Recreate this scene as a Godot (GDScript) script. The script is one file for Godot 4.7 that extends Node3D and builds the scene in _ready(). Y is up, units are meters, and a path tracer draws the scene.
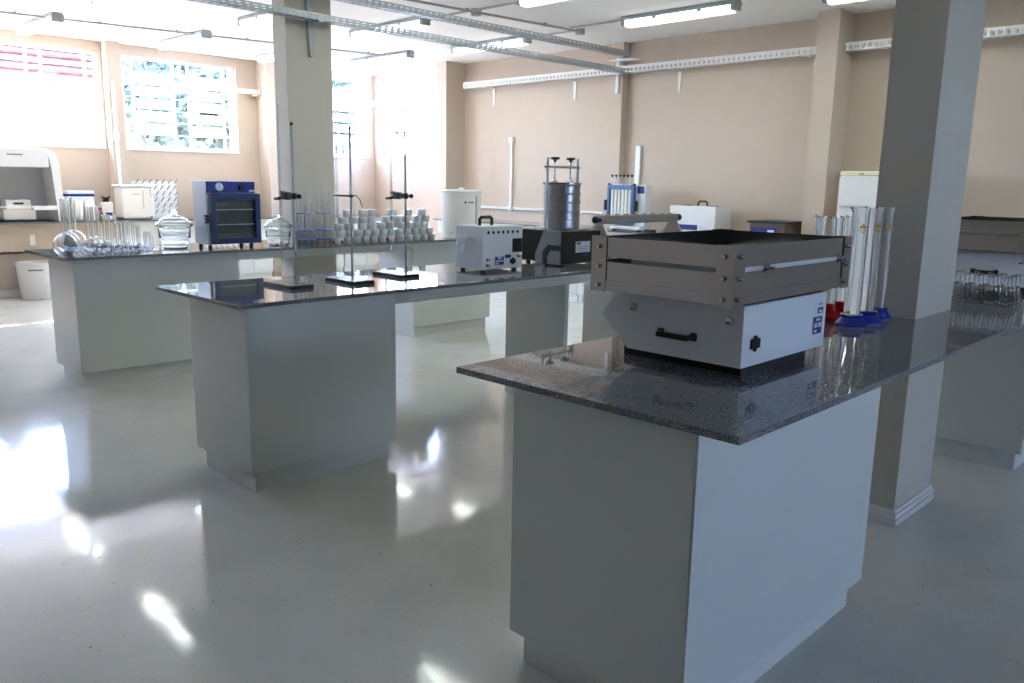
extends Node3D

var M := {}
var used := {}
const T := 0.90          # worktop height
const TH := 0.018        # granite thickness
const CEIL := 3.06
const WX := 8.25         # right wall
const WZ := -11.3        # far wall
const LX := -3.5         # left wall
const BZ := 8.5          # wall behind the camera

# ---------------------------------------------------------------- mesh helpers
func mb() -> SurfaceTool:
	var st := SurfaceTool.new()
	st.begin(Mesh.PRIMITIVE_TRIANGLES)
	return st

func tri(st: SurfaceTool, a: Vector3, b: Vector3, c: Vector3, na: Vector3, nb: Vector3, nc: Vector3) -> void:
	var g := (b - a).cross(c - a)
	if g.length_squared() < 1e-16:
		return
	if g.dot(na + nb + nc) > 0.0:
		var t := b; b = c; c = t
		var n := nb; nb = nc; nc = n
	st.set_normal(na); st.set_uv(Vector2.ZERO); st.add_vertex(a)
	st.set_normal(nb); st.set_uv(Vector2.ZERO); st.add_vertex(b)
	st.set_normal(nc); st.set_uv(Vector2.ZERO); st.add_vertex(c)

func quad(st: SurfaceTool, a: Vector3, b: Vector3, c: Vector3, d: Vector3, n: Vector3) -> void:
	tri(st, a, b, c, n, n, n)
	tri(st, a, c, d, n, n, n)

# box with optional rounded-off edges
func bx(st: SurfaceTool, c: Vector3, s: Vector3, bev := 0.0, t := Transform3D.IDENTITY) -> void:
	var h := s * 0.5
	var b: float = minf(bev, minf(h.x, minf(h.y, h.z)) * 0.9)
	var ax := [Vector3.RIGHT, Vector3.UP, Vector3.BACK]
	for i in 3:
		for sg in [-1.0, 1.0]:
			var n: Vector3 = ax[i] * sg
			var u: Vector3 = ax[(i + 1) % 3]
			var v: Vector3 = ax[(i + 2) % 3]
			var hu: float = h[(i + 1) % 3] - b
			var hv: float = h[(i + 2) % 3] - b
			var o: Vector3 = c + n * h[i]
			var wn := (t.basis * n).normalized()
			quad(st, t * (o - u * hu - v * hv), t * (o + u * hu - v * hv), t * (o + u * hu + v * hv), t * (o - u * hu + v * hv), wn)
	if b <= 0.0:
		return
	for i in 3:
		var j := (i + 1) % 3
		var k := (i + 2) % 3
		for sj in [-1.0, 1.0]:
			for sk in [-1.0, 1.0]:
				var nj: Vector3 = ax[j] * sj
				var nk: Vector3 = ax[k] * sk
				var pj: Vector3 = c + nj * h[j] + nk * (h[k] - b)
				var pk: Vector3 = c + nj * (h[j] - b) + nk * h[k]
				var e: Vector3 = ax[i] * (h[i] - b)
				var wj := (t.basis * nj).normalized()
				var wk := (t.basis * nk).normalized()
				tri(st, t * (pj - e), t * (pj + e), t * (pk + e), wj, wj, wk)
				tri(st, t * (pj - e), t * (pk + e), t * (pk - e), wj, wk, wk)
	for sx in [-1.0, 1.0]:
		for sy in [-1.0, 1.0]:
			for sz in [-1.0, 1.0]:
				var q := Vector3(sx, sy, sz)
				var p0 := c + Vector3(q.x * h.x, q.y * (h.y - b), q.z * (h.z - b))
				var p1 := c + Vector3(q.x * (h.x - b), q.y * h.y, q.z * (h.z - b))
				var p2 := c + Vector3(q.x * (h.x - b), q.y * (h.y - b), q.z * h.z)
				tri(st, t * p0, t * p1, t * p2, (t.basis * Vector3(q.x, 0, 0)).normalized(), (t.basis * Vector3(0, q.y, 0)).normalized(), (t.basis * Vector3(0, 0, q.z)).normalized())

# box given by its two corners
func bb(st: SurfaceTool, x0: float, x1: float, y0: float, y1: float, z0: float, z1: float, bev := 0.0) -> void:
	bx(st, Vector3((x0 + x1) / 2, (y0 + y1) / 2, (z0 + z1) / 2), Vector3(absf(x1 - x0), absf(y1 - y0), absf(z1 - z0)), bev)

# surface of revolution round local y; profile of (radius, height), outer side to the right of the walk upwards
func lathe(st: SurfaceTool, pts: Array, seg := 24, t := Transform3D.IDENTITY, crease := 0.7) -> void:
	var m := pts.size() - 1
	var sn: Array[Vector2] = []
	for i in m:
		var d: Vector2 = pts[i + 1] - pts[i]
		sn.append(Vector2(d.y, -d.x).normalized())
	for i in m:
		var n0 := sn[i]
		var n1 := sn[i]
		if i > 0 and sn[i - 1].dot(sn[i]) > crease:
			n0 = (sn[i - 1] + sn[i]).normalized()
		if i < m - 1 and sn[i + 1].dot(sn[i]) > crease:
			n1 = (sn[i + 1] + sn[i]).normalized()
		var p: Vector2 = pts[i]
		var q: Vector2 = pts[i + 1]
		for k in seg:
			var a0 := TAU * k / seg
			var a1 := TAU * (k + 1) / seg
			var e0 := Vector3(cos(a0), 0, sin(a0))
			var e1 := Vector3(cos(a1), 0, sin(a1))
			var up := Vector3.UP
			var A := t * (e0 * p.x + up * p.y)
			var B := t * (e1 * p.x + up * p.y)
			var C := t * (e1 * q.x + up * q.y)
			var D := t * (e0 * q.x + up * q.y)
			var na0 := (t.basis * (e0 * n0.x + up * n0.y)).normalized()
			var nb0 := (t.basis * (e1 * n0.x + up * n0.y)).normalized()
			var nb1 := (t.basis * (e1 * n1.x + up * n1.y)).normalized()
			var na1 := (t.basis * (e0 * n1.x + up * n1.y)).normalized()
			tri(st, A, B, C, na0, nb0, nb1)
			tri(st, A, C, D, na0, nb1, na1)

func frame_to(a: Vector3, b: Vector3) -> Transform3D:
	var y := (b - a).normalized()
	var x := y.cross(Vector3(0.31, 0.23, 0.92)).normalized()
	if absf(y.dot(Vector3(0.31, 0.23, 0.92))) > 0.98:
		x = y.cross(Vector3.RIGHT).normalized()
	return Transform3D(Basis(x, y, x.cross(y).normalized()), a)

# round bar between two points
func rod(st: SurfaceTool, a: Vector3, b: Vector3, r: float, seg := 12, r1 := -1.0) -> void:
	var l := a.distance_to(b)
	var q := r if r1 < 0.0 else r1
	lathe(st, [Vector2(0, 0), Vector2(r, 0), Vector2(q, l), Vector2(0, l)], seg, frame_to(a, b))

func ball(st: SurfaceTool, c: Vector3, r: float, seg := 12) -> void:
	var p := []
	for i in 9:
		var a := -PI / 2 + PI * i / 8.0
		p.append(Vector2(maxf(0.0, cos(a) * r), sin(a) * r))
	lathe(st, p, seg, Transform3D(Basis.IDENTITY, c))

# bent round bar
func tube(st: SurfaceTool, path: Array, r: float, seg := 10) -> void:
	for i in path.size() - 1:
		rod(st, path[i], path[i + 1], r, seg)
		if i > 0:
			ball(st, path[i], r * 1.0, seg)

# polygon in local xy pushed through local z
func prism(st: SurfaceTool, poly: Array, z0: float, z1: float, t := Transform3D.IDENTITY) -> void:
	var pp := PackedVector2Array(poly)
	var idx := Geometry2D.triangulate_polygon(pp)
	for s in [[z0, -1.0], [z1, 1.0]]:
		var n := (t.basis * Vector3(0, 0, s[1] * signf(z1 - z0))).normalized()
		for i in range(0, idx.size(), 3):
			var a := t * Vector3(pp[idx[i]].x, pp[idx[i]].y, s[0])
			var b := t * Vector3(pp[idx[i + 1]].x, pp[idx[i + 1]].y, s[0])
			var c := t * Vector3(pp[idx[i + 2]].x, pp[idx[i + 2]].y, s[0])
			tri(st, a, b, c, n, n, n)
	var turn := -1.0 if Geometry2D.is_polygon_clockwise(pp) else 1.0
	for i in pp.size():
		var p := pp[i]
		var q := pp[(i + 1) % pp.size()]
		var d := (q - p).normalized()
		var n := (t.basis * Vector3(d.y * turn, -d.x * turn, 0)).normalized()
		quad(st, t * Vector3(p.x, p.y, z0), t * Vector3(q.x, q.y, z0), t * Vector3(q.x, q.y, z1), t * Vector3(p.x, p.y, z1), n)

# ---------------------------------------------------------------- scene helpers
func numbered(called: String) -> String:
	if not used.has(called):
		used[called] = 0
		return called
	used[called] += 1
	return "%s_%03d" % [called, used[called]]

func obj(called: String, st: SurfaceTool, mat: Material, parent: Node = null) -> MeshInstance3D:
	var o := MeshInstance3D.new()
	o.mesh = st.commit()
	o.material_override = mat
	if parent == null:
		o.name = numbered(called)
		add_child(o)
	else:
		o.name = called
		parent.add_child(o, true)
	return o

func same(called: String, like: MeshInstance3D, parent: Node, t: Transform3D) -> MeshInstance3D:
	var o := MeshInstance3D.new()
	o.mesh = like.mesh
	o.material_override = like.material_override
	o.name = called
	o.transform = t
	parent.add_child(o, true)
	return o

func tag(o: Node, label: String, category: String, group := "") -> void:
	o.set_meta("label", label)
	o.set_meta("category", category)
	if group != "":
		o.set_meta("group", group)

func thing(called: String, label: String, category: String, at := Vector3.ZERO, turn := 0.0, group := "") -> Node3D:
	var o := Node3D.new()
	o.name = numbered(called)
	add_child(o)
	o.position = at
	o.rotation.y = turn
	tag(o, label, category, group)
	return o

func dup(root: Node3D, called: String, at: Vector3, label := "", turn := 0.0) -> Node3D:
	var c: Node3D = root.duplicate()
	c.name = numbered(called)
	add_child(c)
	c.position = at
	c.rotation.y = turn
	if label != "":
		c.set_meta("label", label)
	return c

func struct(o: Node, label := "", category := "") -> Node:
	o.set_meta("kind", "structure")
	if label != "":
		tag(o, label, category)
	return o

func boxpart(called: String, parent: Node, mat: Material, x0: float, x1: float, y0: float, y1: float, z0: float, z1: float, bev := 0.0) -> MeshInstance3D:
	var st := mb()
	bb(st, x0, x1, y0, y1, z0, z1, bev)
	return obj(called, st, mat, parent)

# ---------------------------------------------------------------- materials
func std(c: Color, rough := 0.5, metal := 0.0) -> StandardMaterial3D:
	var m := StandardMaterial3D.new()
	m.albedo_color = c
	m.roughness = rough
	m.metallic = metal
	return m

func glassmat(c: Color, a: float) -> StandardMaterial3D:
	var m := std(Color(c.r, c.g, c.b, a), 0.02)
	m.transparency = BaseMaterial3D.TRANSPARENCY_ALPHA
	m.cull_mode = BaseMaterial3D.CULL_DISABLED
	return m

func speckle(size: int, base: Array, spots: Array, seed_: int) -> ImageTexture:
	var rng := RandomNumberGenerator.new()
	rng.seed = seed_
	var n := FastNoiseLite.new()
	n.seed = seed_
	n.frequency = 6.0 / size
	n.fractal_octaves = 4
	var img := Image.create(size, size, false, Image.FORMAT_RGB8)
	for y in size:
		for x in size:
			# two blended tilings of the noise keep the edges seamless
			var fx := float(x) / size
			var fy := float(y) / size
			var v := lerpf(lerpf(n.get_noise_2d(x, y), n.get_noise_2d(x - size, y), fx), lerpf(n.get_noise_2d(x, y - size), n.get_noise_2d(x - size, y - size), fx), fy)
			var k: float = base[3] * v + base[4] * (rng.randf() - 0.5)
			img.set_pixel(x, y, Color(base[0] + k, base[1] + k, base[2] + k))
	for s in spots:
		for i in s[0]:
			var px := rng.randi() % size
			var py := rng.randi() % size
			var w: int = 1 + rng.randi() % int(s[1])
			var hgt: int = 1 + rng.randi() % int(s[1])
			var j: float = (rng.randf() - 0.5) * 0.1
			img.fill_rect(Rect2i(px, py, w, hgt), Color(s[2] + j, s[3] + j, s[4] + j))
	img.generate_mipmaps()
	return ImageTexture.create_from_image(img)

func noise_height(freq: float, size: int, seed_: int, oct := 3) -> NoiseTexture2D:
	var n := FastNoiseLite.new()
	n.seed = seed_
	n.frequency = freq
	n.fractal_octaves = oct
	var tx := NoiseTexture2D.new()
	tx.width = size
	tx.height = size
	tx.seamless = true
	tx.noise = n
	return tx

func world_tri(m: StandardMaterial3D, metres: float) -> StandardMaterial3D:
	m.uv1_triplanar = true
	m.uv1_world_triplanar = true
	m.uv1_scale = Vector3.ONE / metres
	return m

func make_materials() -> void:
	M.granite = world_tri(std(Color.WHITE, 0.025), 0.7)
	M.granite.albedo_texture = speckle(512, [0.41, 0.42, 0.435, 0.03, 0.05], [[26000, 2, 0.53, 0.54, 0.555], [24000, 2, 0.25, 0.26, 0.27], [4500, 2, 0.68, 0.69, 0.70]], 5)
	M.floor = world_tri(std(Color.WHITE, 0.085), 2.4)
	M.floor.albedo_texture = speckle(1024, [0.78, 0.78, 0.745, 0.04, 0.012], [[1500, 2, 0.68, 0.67, 0.63], [1800, 3, 0.82, 0.82, 0.79], [160, 3, 0.42, 0.40, 0.36]], 9)
	M.floor.heightmap_enabled = true
	M.floor.heightmap_texture = noise_height(0.02, 512, 3, 4)
	M.floor.heightmap_scale = 0.04
	M.wall = world_tri(std(Color.WHITE, 0.75), 1.5)
	M.wall.albedo_texture = speckle(256, [0.765, 0.70, 0.63, 0.012, 0.01], [], 21)
	M.column = world_tri(std(Color.WHITE, 0.7), 1.5)
	M.column.albedo_texture = speckle(256, [0.745, 0.72, 0.66, 0.012, 0.01], [], 22)
	M.ceiling = world_tri(std(Color.WHITE, 0.85), 1.5)
	M.ceiling.albedo_texture = speckle(256, [0.965, 0.96, 0.95, 0.012, 0.01], [], 23)
	M.base = std(Color(0.87, 0.86, 0.84), 0.4)
	M.laminate = std(Color(0.815, 0.83, 0.81), 0.33)
	M.laminate_edge = std(Color(0.77, 0.79, 0.79), 0.35)
	M.plinth = std(Color(0.85, 0.86, 0.84), 0.4)
	M.steel = std(Color(0.64, 0.65, 0.655), 0.15, 1.0)
	M.sieve_steel = std(Color(0.62, 0.62, 0.63), 0.3, 1.0)
	M.steel_bright = std(Color(0.78, 0.78, 0.78), 0.16, 1.0)
	M.brushed = std(Color(0.60, 0.58, 0.55), 0.35, 0.85)
	M.zinc = std(Color(0.68, 0.71, 0.73), 0.42, 0.5)
	M.alum = std(Color(0.80, 0.81, 0.82), 0.42, 0.45)
	M.alum_lid = std(Color(0.83, 0.84, 0.85), 0.38, 0.45)
	M.white_coat = std(Color(0.86, 0.88, 0.89), 0.32)
	M.white_gloss = std(Color(0.90, 0.90, 0.89), 0.18)
	M.cream = std(Color(0.90, 0.87, 0.72), 0.4)
	M.ivory = std(Color(0.90, 0.885, 0.85), 0.35)
	M.grey_coat = std(Color(0.50, 0.53, 0.56), 0.38)
	M.fixture = std(Color(0.64, 0.67, 0.68), 0.45)
	M.pipe_grey = std(Color(0.66, 0.66, 0.65), 0.45)
	M.black = std(Color(0.035, 0.036, 0.04), 0.35)
	M.black_matt = std(Color(0.045, 0.045, 0.048), 0.7)
	M.charcoal = std(Color(0.09, 0.09, 0.10), 0.42)
	M.blue_label = std(Color(0.10, 0.13, 0.45), 0.4)
	M.navy = std(Color(0.07, 0.17, 0.36), 0.35)
	M.header_blue = std(Color(0.09, 0.13, 0.50), 0.35)
	M.mid_blue = std(Color(0.20, 0.35, 0.54), 0.35)
	M.blue_plastic = std(Color(0.06, 0.15, 0.55), 0.16)
	M.pale_blue = std(Color(0.40, 0.53, 0.82), 0.3)
	M.red_plastic = std(Color(0.75, 0.05, 0.05), 0.2)
	M.gold = std(Color(0.66, 0.47, 0.10), 0.5)
	M.amber_print = std(Color(0.62, 0.45, 0.28), 0.6)
	M.brown = std(Color(0.36, 0.31, 0.26), 0.5)
	M.silver_print = std(Color(0.80, 0.82, 0.86), 0.5)
	M.flask_glass = glassmat(Color(0.985, 0.995, 1.0), 0.0)
	M.flask_glass.refraction_enabled = true
	M.flask_glass.refraction_scale = 0.045
	M.burette_glass = glassmat(Color(0.90, 0.95, 1.0), 0.22)
	M.solid_glass = glassmat(Color(0.97, 0.99, 1.0), 0.03)
	M.solid_glass.refraction_enabled = true
	M.solid_glass.refraction_scale = 0.05
	M.tube_glass = M.solid_glass.duplicate()
	M.tube_glass.albedo_color = Color(0.98, 0.99, 1.0, 0.04)
	M.thick_glass = glassmat(Color(0.90, 0.95, 1.0), 0.10)
	M.pane = glassmat(Color(0.90, 0.95, 1.0), 0.03)
	M.frost = std(Color(0.92, 0.93, 0.94, 0.4), 0.45)
	M.frost.transparency = BaseMaterial3D.TRANSPARENCY_ALPHA
	M.frost.backlight_enabled = true
	M.frost.backlight = Color(0.4, 0.4, 0.4)
	M.oven_glass = glassmat(Color(0.10, 0.12, 0.12), 0.12)
	M.chamber = std(Color(0.34, 0.36, 0.36), 0.4)
	M.window_frame = std(Color(0.92, 0.92, 0.91), 0.35)
	M.tube = std(Color(1, 1, 1), 0.3)
	M.tube.emission_enabled = true
	M.tube.emission = Color(0.95, 0.98, 1.0)
	M.tube.emission_energy_multiplier = 2.6
	M.roof = std(Color(0.36, 0.17, 0.13), 0.8)
	M.render_white = std(Color(0.90, 0.88, 0.84), 0.9)
	M.bark = std(Color(0.32, 0.26, 0.20), 0.9)
	M.leaf = std(Color(0.22, 0.28, 0.22), 0.6)
	M.leaf.backlight_enabled = true
	M.leaf.backlight = Color(0.12, 0.16, 0.10)
	M.leaf_dark = std(Color(0.16, 0.22, 0.16), 0.6)
	M.ground = world_tri(std(Color.WHITE, 0.95), 3.0)
	M.ground.albedo_texture = speckle(256, [0.80, 0.77, 0.70, 0.10, 0.08], [], 31)

# ---------------------------------------------------------------- setting
func build_shell() -> void:
	struct(boxpart("floor", null, M.floor, LX - 0.25, WX + 0.25, -0.2, 0.0, WZ - 0.25, BZ + 0.25), "polished light grey vinyl floor with fine specks", "floor")
	struct(boxpart("ceiling", null, M.ceiling, LX - 0.25, WX + 0.25, CEIL, CEIL + 0.22, WZ - 0.25, BZ + 0.25), "white painted flat ceiling with surface conduits", "ceiling")
	# unseen eave added past the far wall, sized to narrow the sun strip
	struct(boxpart("trim_1", null, M.ceiling, LX - 0.6, WX + 0.9, CEIL + 0.06, CEIL + 0.22, WZ - 0.88, WZ - 0.25), "white eave added out of view above the far windows to narrow the sun strip", "eave")
	# far wall with window holes
	var holes: Array = [[-0.2, 1.7], [2.0, 4.06], [4.32, 5.88], [6.42, 8.12]]
	wall_with_holes("wall_far", holes, false, WZ - 0.25, WZ, "beige far wall with a row of high windows")
	wall_with_holes("wall_back", [[0.9, 2.1], [3.6, 4.8], [6.2, 7.4]], false, BZ, BZ + 0.25, "beige wall with high windows opposite the far wall")
	var st := mb()
	var zs := [WZ, -11.08, -9.62, BZ]
	bb(st, WX, WX + 0.25, 0, CEIL, zs[0], zs[1])
	bb(st, WX, WX + 0.25, 0, CEIL, zs[2], zs[3])
	bb(st, WX, WX + 0.25, 0, 1.80, zs[1], zs[2])
	bb(st, WX, WX + 0.25, 3.0, CEIL, zs[1], zs[2])
	var wr := obj("wall_right", st, M.wall)
	struct(wr, "long beige wall carrying the white cable tray", "wall")
	for a in [[-9.31, -9.12, 0.35, "deep beige wall pilaster beside the corner window", 2], [-6.46, -6.235, 0.10, "shallow beige wall pilaster where the zinc trays end", 3], [-3.755, -3.545, 0.35, "deep beige wall pilaster beside the refrigerator", 4]]:
		struct(boxpart("trim_%d" % a[4], null, M.wall, WX - a[2], WX, 0, CEIL, a[0], a[1]), a[3], "pilaster")
	struct(boxpart("wall_left", null, M.wall, LX - 0.25, LX, 0, CEIL, WZ, BZ), "plain beige wall on the left of the room", "wall")
	# windows
	window("window_1", Vector3(2.0, 1.77, WZ), 2.06, 1.17, 0.0, [0.16, 0.5, 0.16, 0.42, 0.16, 0.5, 0.16], 4)
	window("window_2", Vector3(4.32, 1.77, WZ), 1.56, 1.17, 0.0, [0.14, 0.50, 0.20, 0.46, 0.16])
	window("window_3", Vector3(6.42, 1.77, WZ), 1.70, 1.20, 0.0, [0.16, 0.52, 0.22, 0.50, 0.16])
	window("window_4", Vector3(WX, 1.80, -11.08), 1.46, 1.20, -PI / 2, [0.14, 0.46, 0.2, 0.46, 0.14])
	window("window_5", Vector3(-0.2, 1.77, WZ), 1.90, 1.17, 0.0, [0.2, 0.55, 0.2, 0.55, 0.2])
	var n := 6
	for x in [2.1, 4.8, 7.4]:
		window("window_%d" % n, Vector3(x, 1.77, BZ), 1.2, 1.17, PI, [0.2, 0.6, 0.2])
		n += 1
	# skirting
	struct(boxpart("baseboard_far", null, M.base, LX, 4.0, 0, 0.09, -10.9, -10.875), "white skirting at the foot of the masonry bench", "baseboard")

func wall_with_holes(called: String, holes: Array, _x: bool, z0: float, z1: float, label: String) -> void:
	var st := mb()
	var y0 := 1.77
	var y1 := 2.94
	var x := LX - 0.25
	for h in holes:
		bb(st, x, h[0], 0, CEIL, z0, z1)
		bb(st, h[0], h[1], 0, y0, z0, z1)
		bb(st, h[0], h[1], y1 if h[0] < 6.4 else 2.97, CEIL, z0, z1)
		x = h[1]
	bb(st, x, WX + 0.25, 0, CEIL, z0, z1)
	var w := obj(called, st, M.wall)
	struct(w, label, "wall")
	if called == "wall_far":
		boxpart("pilaster", w, M.wall, 4.09, 4.26, 0, CEIL, WZ, WZ + 0.15)
		boxpart("pilaster", w, M.wall, 6.19, 6.40, 0, CEIL, WZ, WZ + 0.31)

# steel window: narrow fixed columns with clear panes, wide columns with tilting frosted panes
func window(called: String, at: Vector3, w: float, h: float, turn: float, cols: Array, fixed_top := 1) -> void:
	var o := Node3D.new()
	o.name = called
	add_child(o)
	o.position = at
	o.rotation.y = turn
	struct(o, "white steel window of small panes, wide columns tilted open", "window")
	var total := 0.0
	for c in cols:
		total += c
	var k := w / total
	var zc := -0.06
	var st := mb()
	bb(st, 0, w, 0, 0.035, zc - 0.02, zc + 0.02)
	bb(st, 0, w, h - 0.035, h, zc - 0.02, zc + 0.02)
	bb(st, 0, 0.035, 0.035, h - 0.035, zc - 0.02, zc + 0.02)
	bb(st, w - 0.035, w, 0.035, h - 0.035, zc - 0.02, zc + 0.02)
	obj("frame", st, M.window_frame, o)
	boxpart("window_sill", o, M.window_frame, 0, w, -0.02, 0.0, -0.24, 0.02)
	var rows := 7
	var rh := (h - 0.07) / rows
	var x := 0.0
	for i in cols.size():
		var cw: float = cols[i] * k
		var x0: float = x + (0.035 if i == 0 else 0.014)
		var x1: float = x + cw - (0.035 if i == cols.size() - 1 else 0.014)
		if i > 0:
			boxpart("mullion", o, M.window_frame, x - 0.014, x + 0.014, 0.035, h - 0.035, zc - 0.018, zc + 0.018)
		var wide: bool = cols[i] > 0.3
		var pane := mb()
		bb(pane, -(x1 - x0) / 2, (x1 - x0) / 2, -rh / 2 + 0.004, rh / 2 - 0.004, -0.002, 0.002)
		var first: MeshInstance3D = null
		for r in rows:
			var yc := 0.035 + rh * (r + 0.5)
			var tilted := wide and r > 0 and r < rows - fixed_top
			var b := Basis(Vector3.RIGHT, 0.72 if tilted else 0.0)
			var tr := Transform3D(b, Vector3((x0 + x1) / 2, yc, zc))
			if first == null:
				first = obj("pane", pane, M.pane, o)
				first.transform = tr
			else:
				var pn := same("pane", first, o, tr)
				if tilted:
					pn.material_override = M.frost
			if r > 0 and not (tilted and r > 1):
				var bar := mb()
				bb(bar, x0, x1, 0.035 + rh * r - 0.006, 0.035 + rh * r + 0.006, zc - 0.012, zc + 0.012)
				obj("glazing_bar", bar, M.window_frame, o)
		x += cw

func build_columns() -> void:
	var st := mb()
	bb(st, 3.56, 4.0, 0, CEIL, -1.375, -1.17)
	var c := obj("column", st, M.column)
	struct(c, "square beige column passing through the granite bench beside measuring cylinders", "column")
	skirt(c, 3.56, 4.0, -1.375, -1.17)
	st = mb()
	bb(st, 3.60, 4.02, 0, CEIL, -6.27, -6.08)
	c = obj("column", st, M.column)
	struct(c, "square beige column behind the burette stands carrying two cable trays", "column")
	skirt(c, 3.60, 4.02, -6.27, -6.08)

func skirt(c: Node, x0: float, x1: float, z0: float, z1: float) -> void:
	var st := mb()
	for a in [[0.0, 0.028, 0.018], [0.031, 0.052, 0.015], [0.055, 0.07, 0.010]]:
		bb(st, x0 - a[2], x1 + a[2], a[0], a[1], z0 - a[2], z0)
		bb(st, x0 - a[2], x1 + a[2], a[0], a[1], z1, z1 + a[2])
		bb(st, x0 - a[2], x0, a[0], a[1], z0, z1)
		bb(st, x1, x1 + a[2], a[0], a[1], z0, z1)
	for a in [[0.028, 0.031, 0.011], [0.052, 0.055, 0.008]]:
		bb(st, x0 - a[2], x1 + a[2], a[0], a[1], z0 - a[2], z0)
		bb(st, x0 - a[2], x1 + a[2], a[0], a[1], z1, z1 + a[2])
		bb(st, x0 - a[2], x0, a[0], a[1], z0, z1)
		bb(st, x1, x1 + a[2], a[0], a[1], z0, z1)
	obj("baseboard", st, M.base, c)

# ---------------------------------------------------------------- ceiling services
# perforated channel along local x from 0 to l, walls with slots
func tray_mesh(l: float, w: float, h: float, pitch := 0.06) -> SurfaceTool:
	var st := mb()
	var t := 0.004
	var n := int(l / pitch)
	for z in [-w / 2, w / 2 - t]:
		bb(st, 0, l, 0, h * 0.22, z, z + t)
		bb(st, 0, l, h * 0.76, h, z, z + t)
		for i in n + 1:
			var x := minf(i * pitch, l - 0.02)
			bb(st, x, x + pitch * 0.42, h * 0.22, h * 0.76, z, z + t)
	for z in [[-w / 2, -w * 0.38], [-w * 0.06, w * 0.06], [w * 0.38, w / 2]]:
		bb(st, 0, l, 0, t, z[0], z[1])
	for i in n + 1:
		var x := minf(i * pitch, l - 0.02)
		bb(st, x, x + pitch * 0.45, 0, t, -w * 0.38, -w * 0.06)
		bb(st, x, x + pitch * 0.45, 0, t, w * 0.06, w * 0.38)
	return st

# wall bracket: tapered flag below a tray, local: wall face at z = 0, arm to +z
func bracket_mesh(reach: float, drop: float) -> SurfaceTool:
	var st := mb()
	bb(st, -0.02, 0.02, -0.012, 0.0, 0, reach)
	prism(st, [Vector2(-0.026, 0), Vector2(0.026, 0), Vector2(0.012, -drop), Vector2(-0.012, -drop)], 0, 0.006)
	return st

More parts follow.
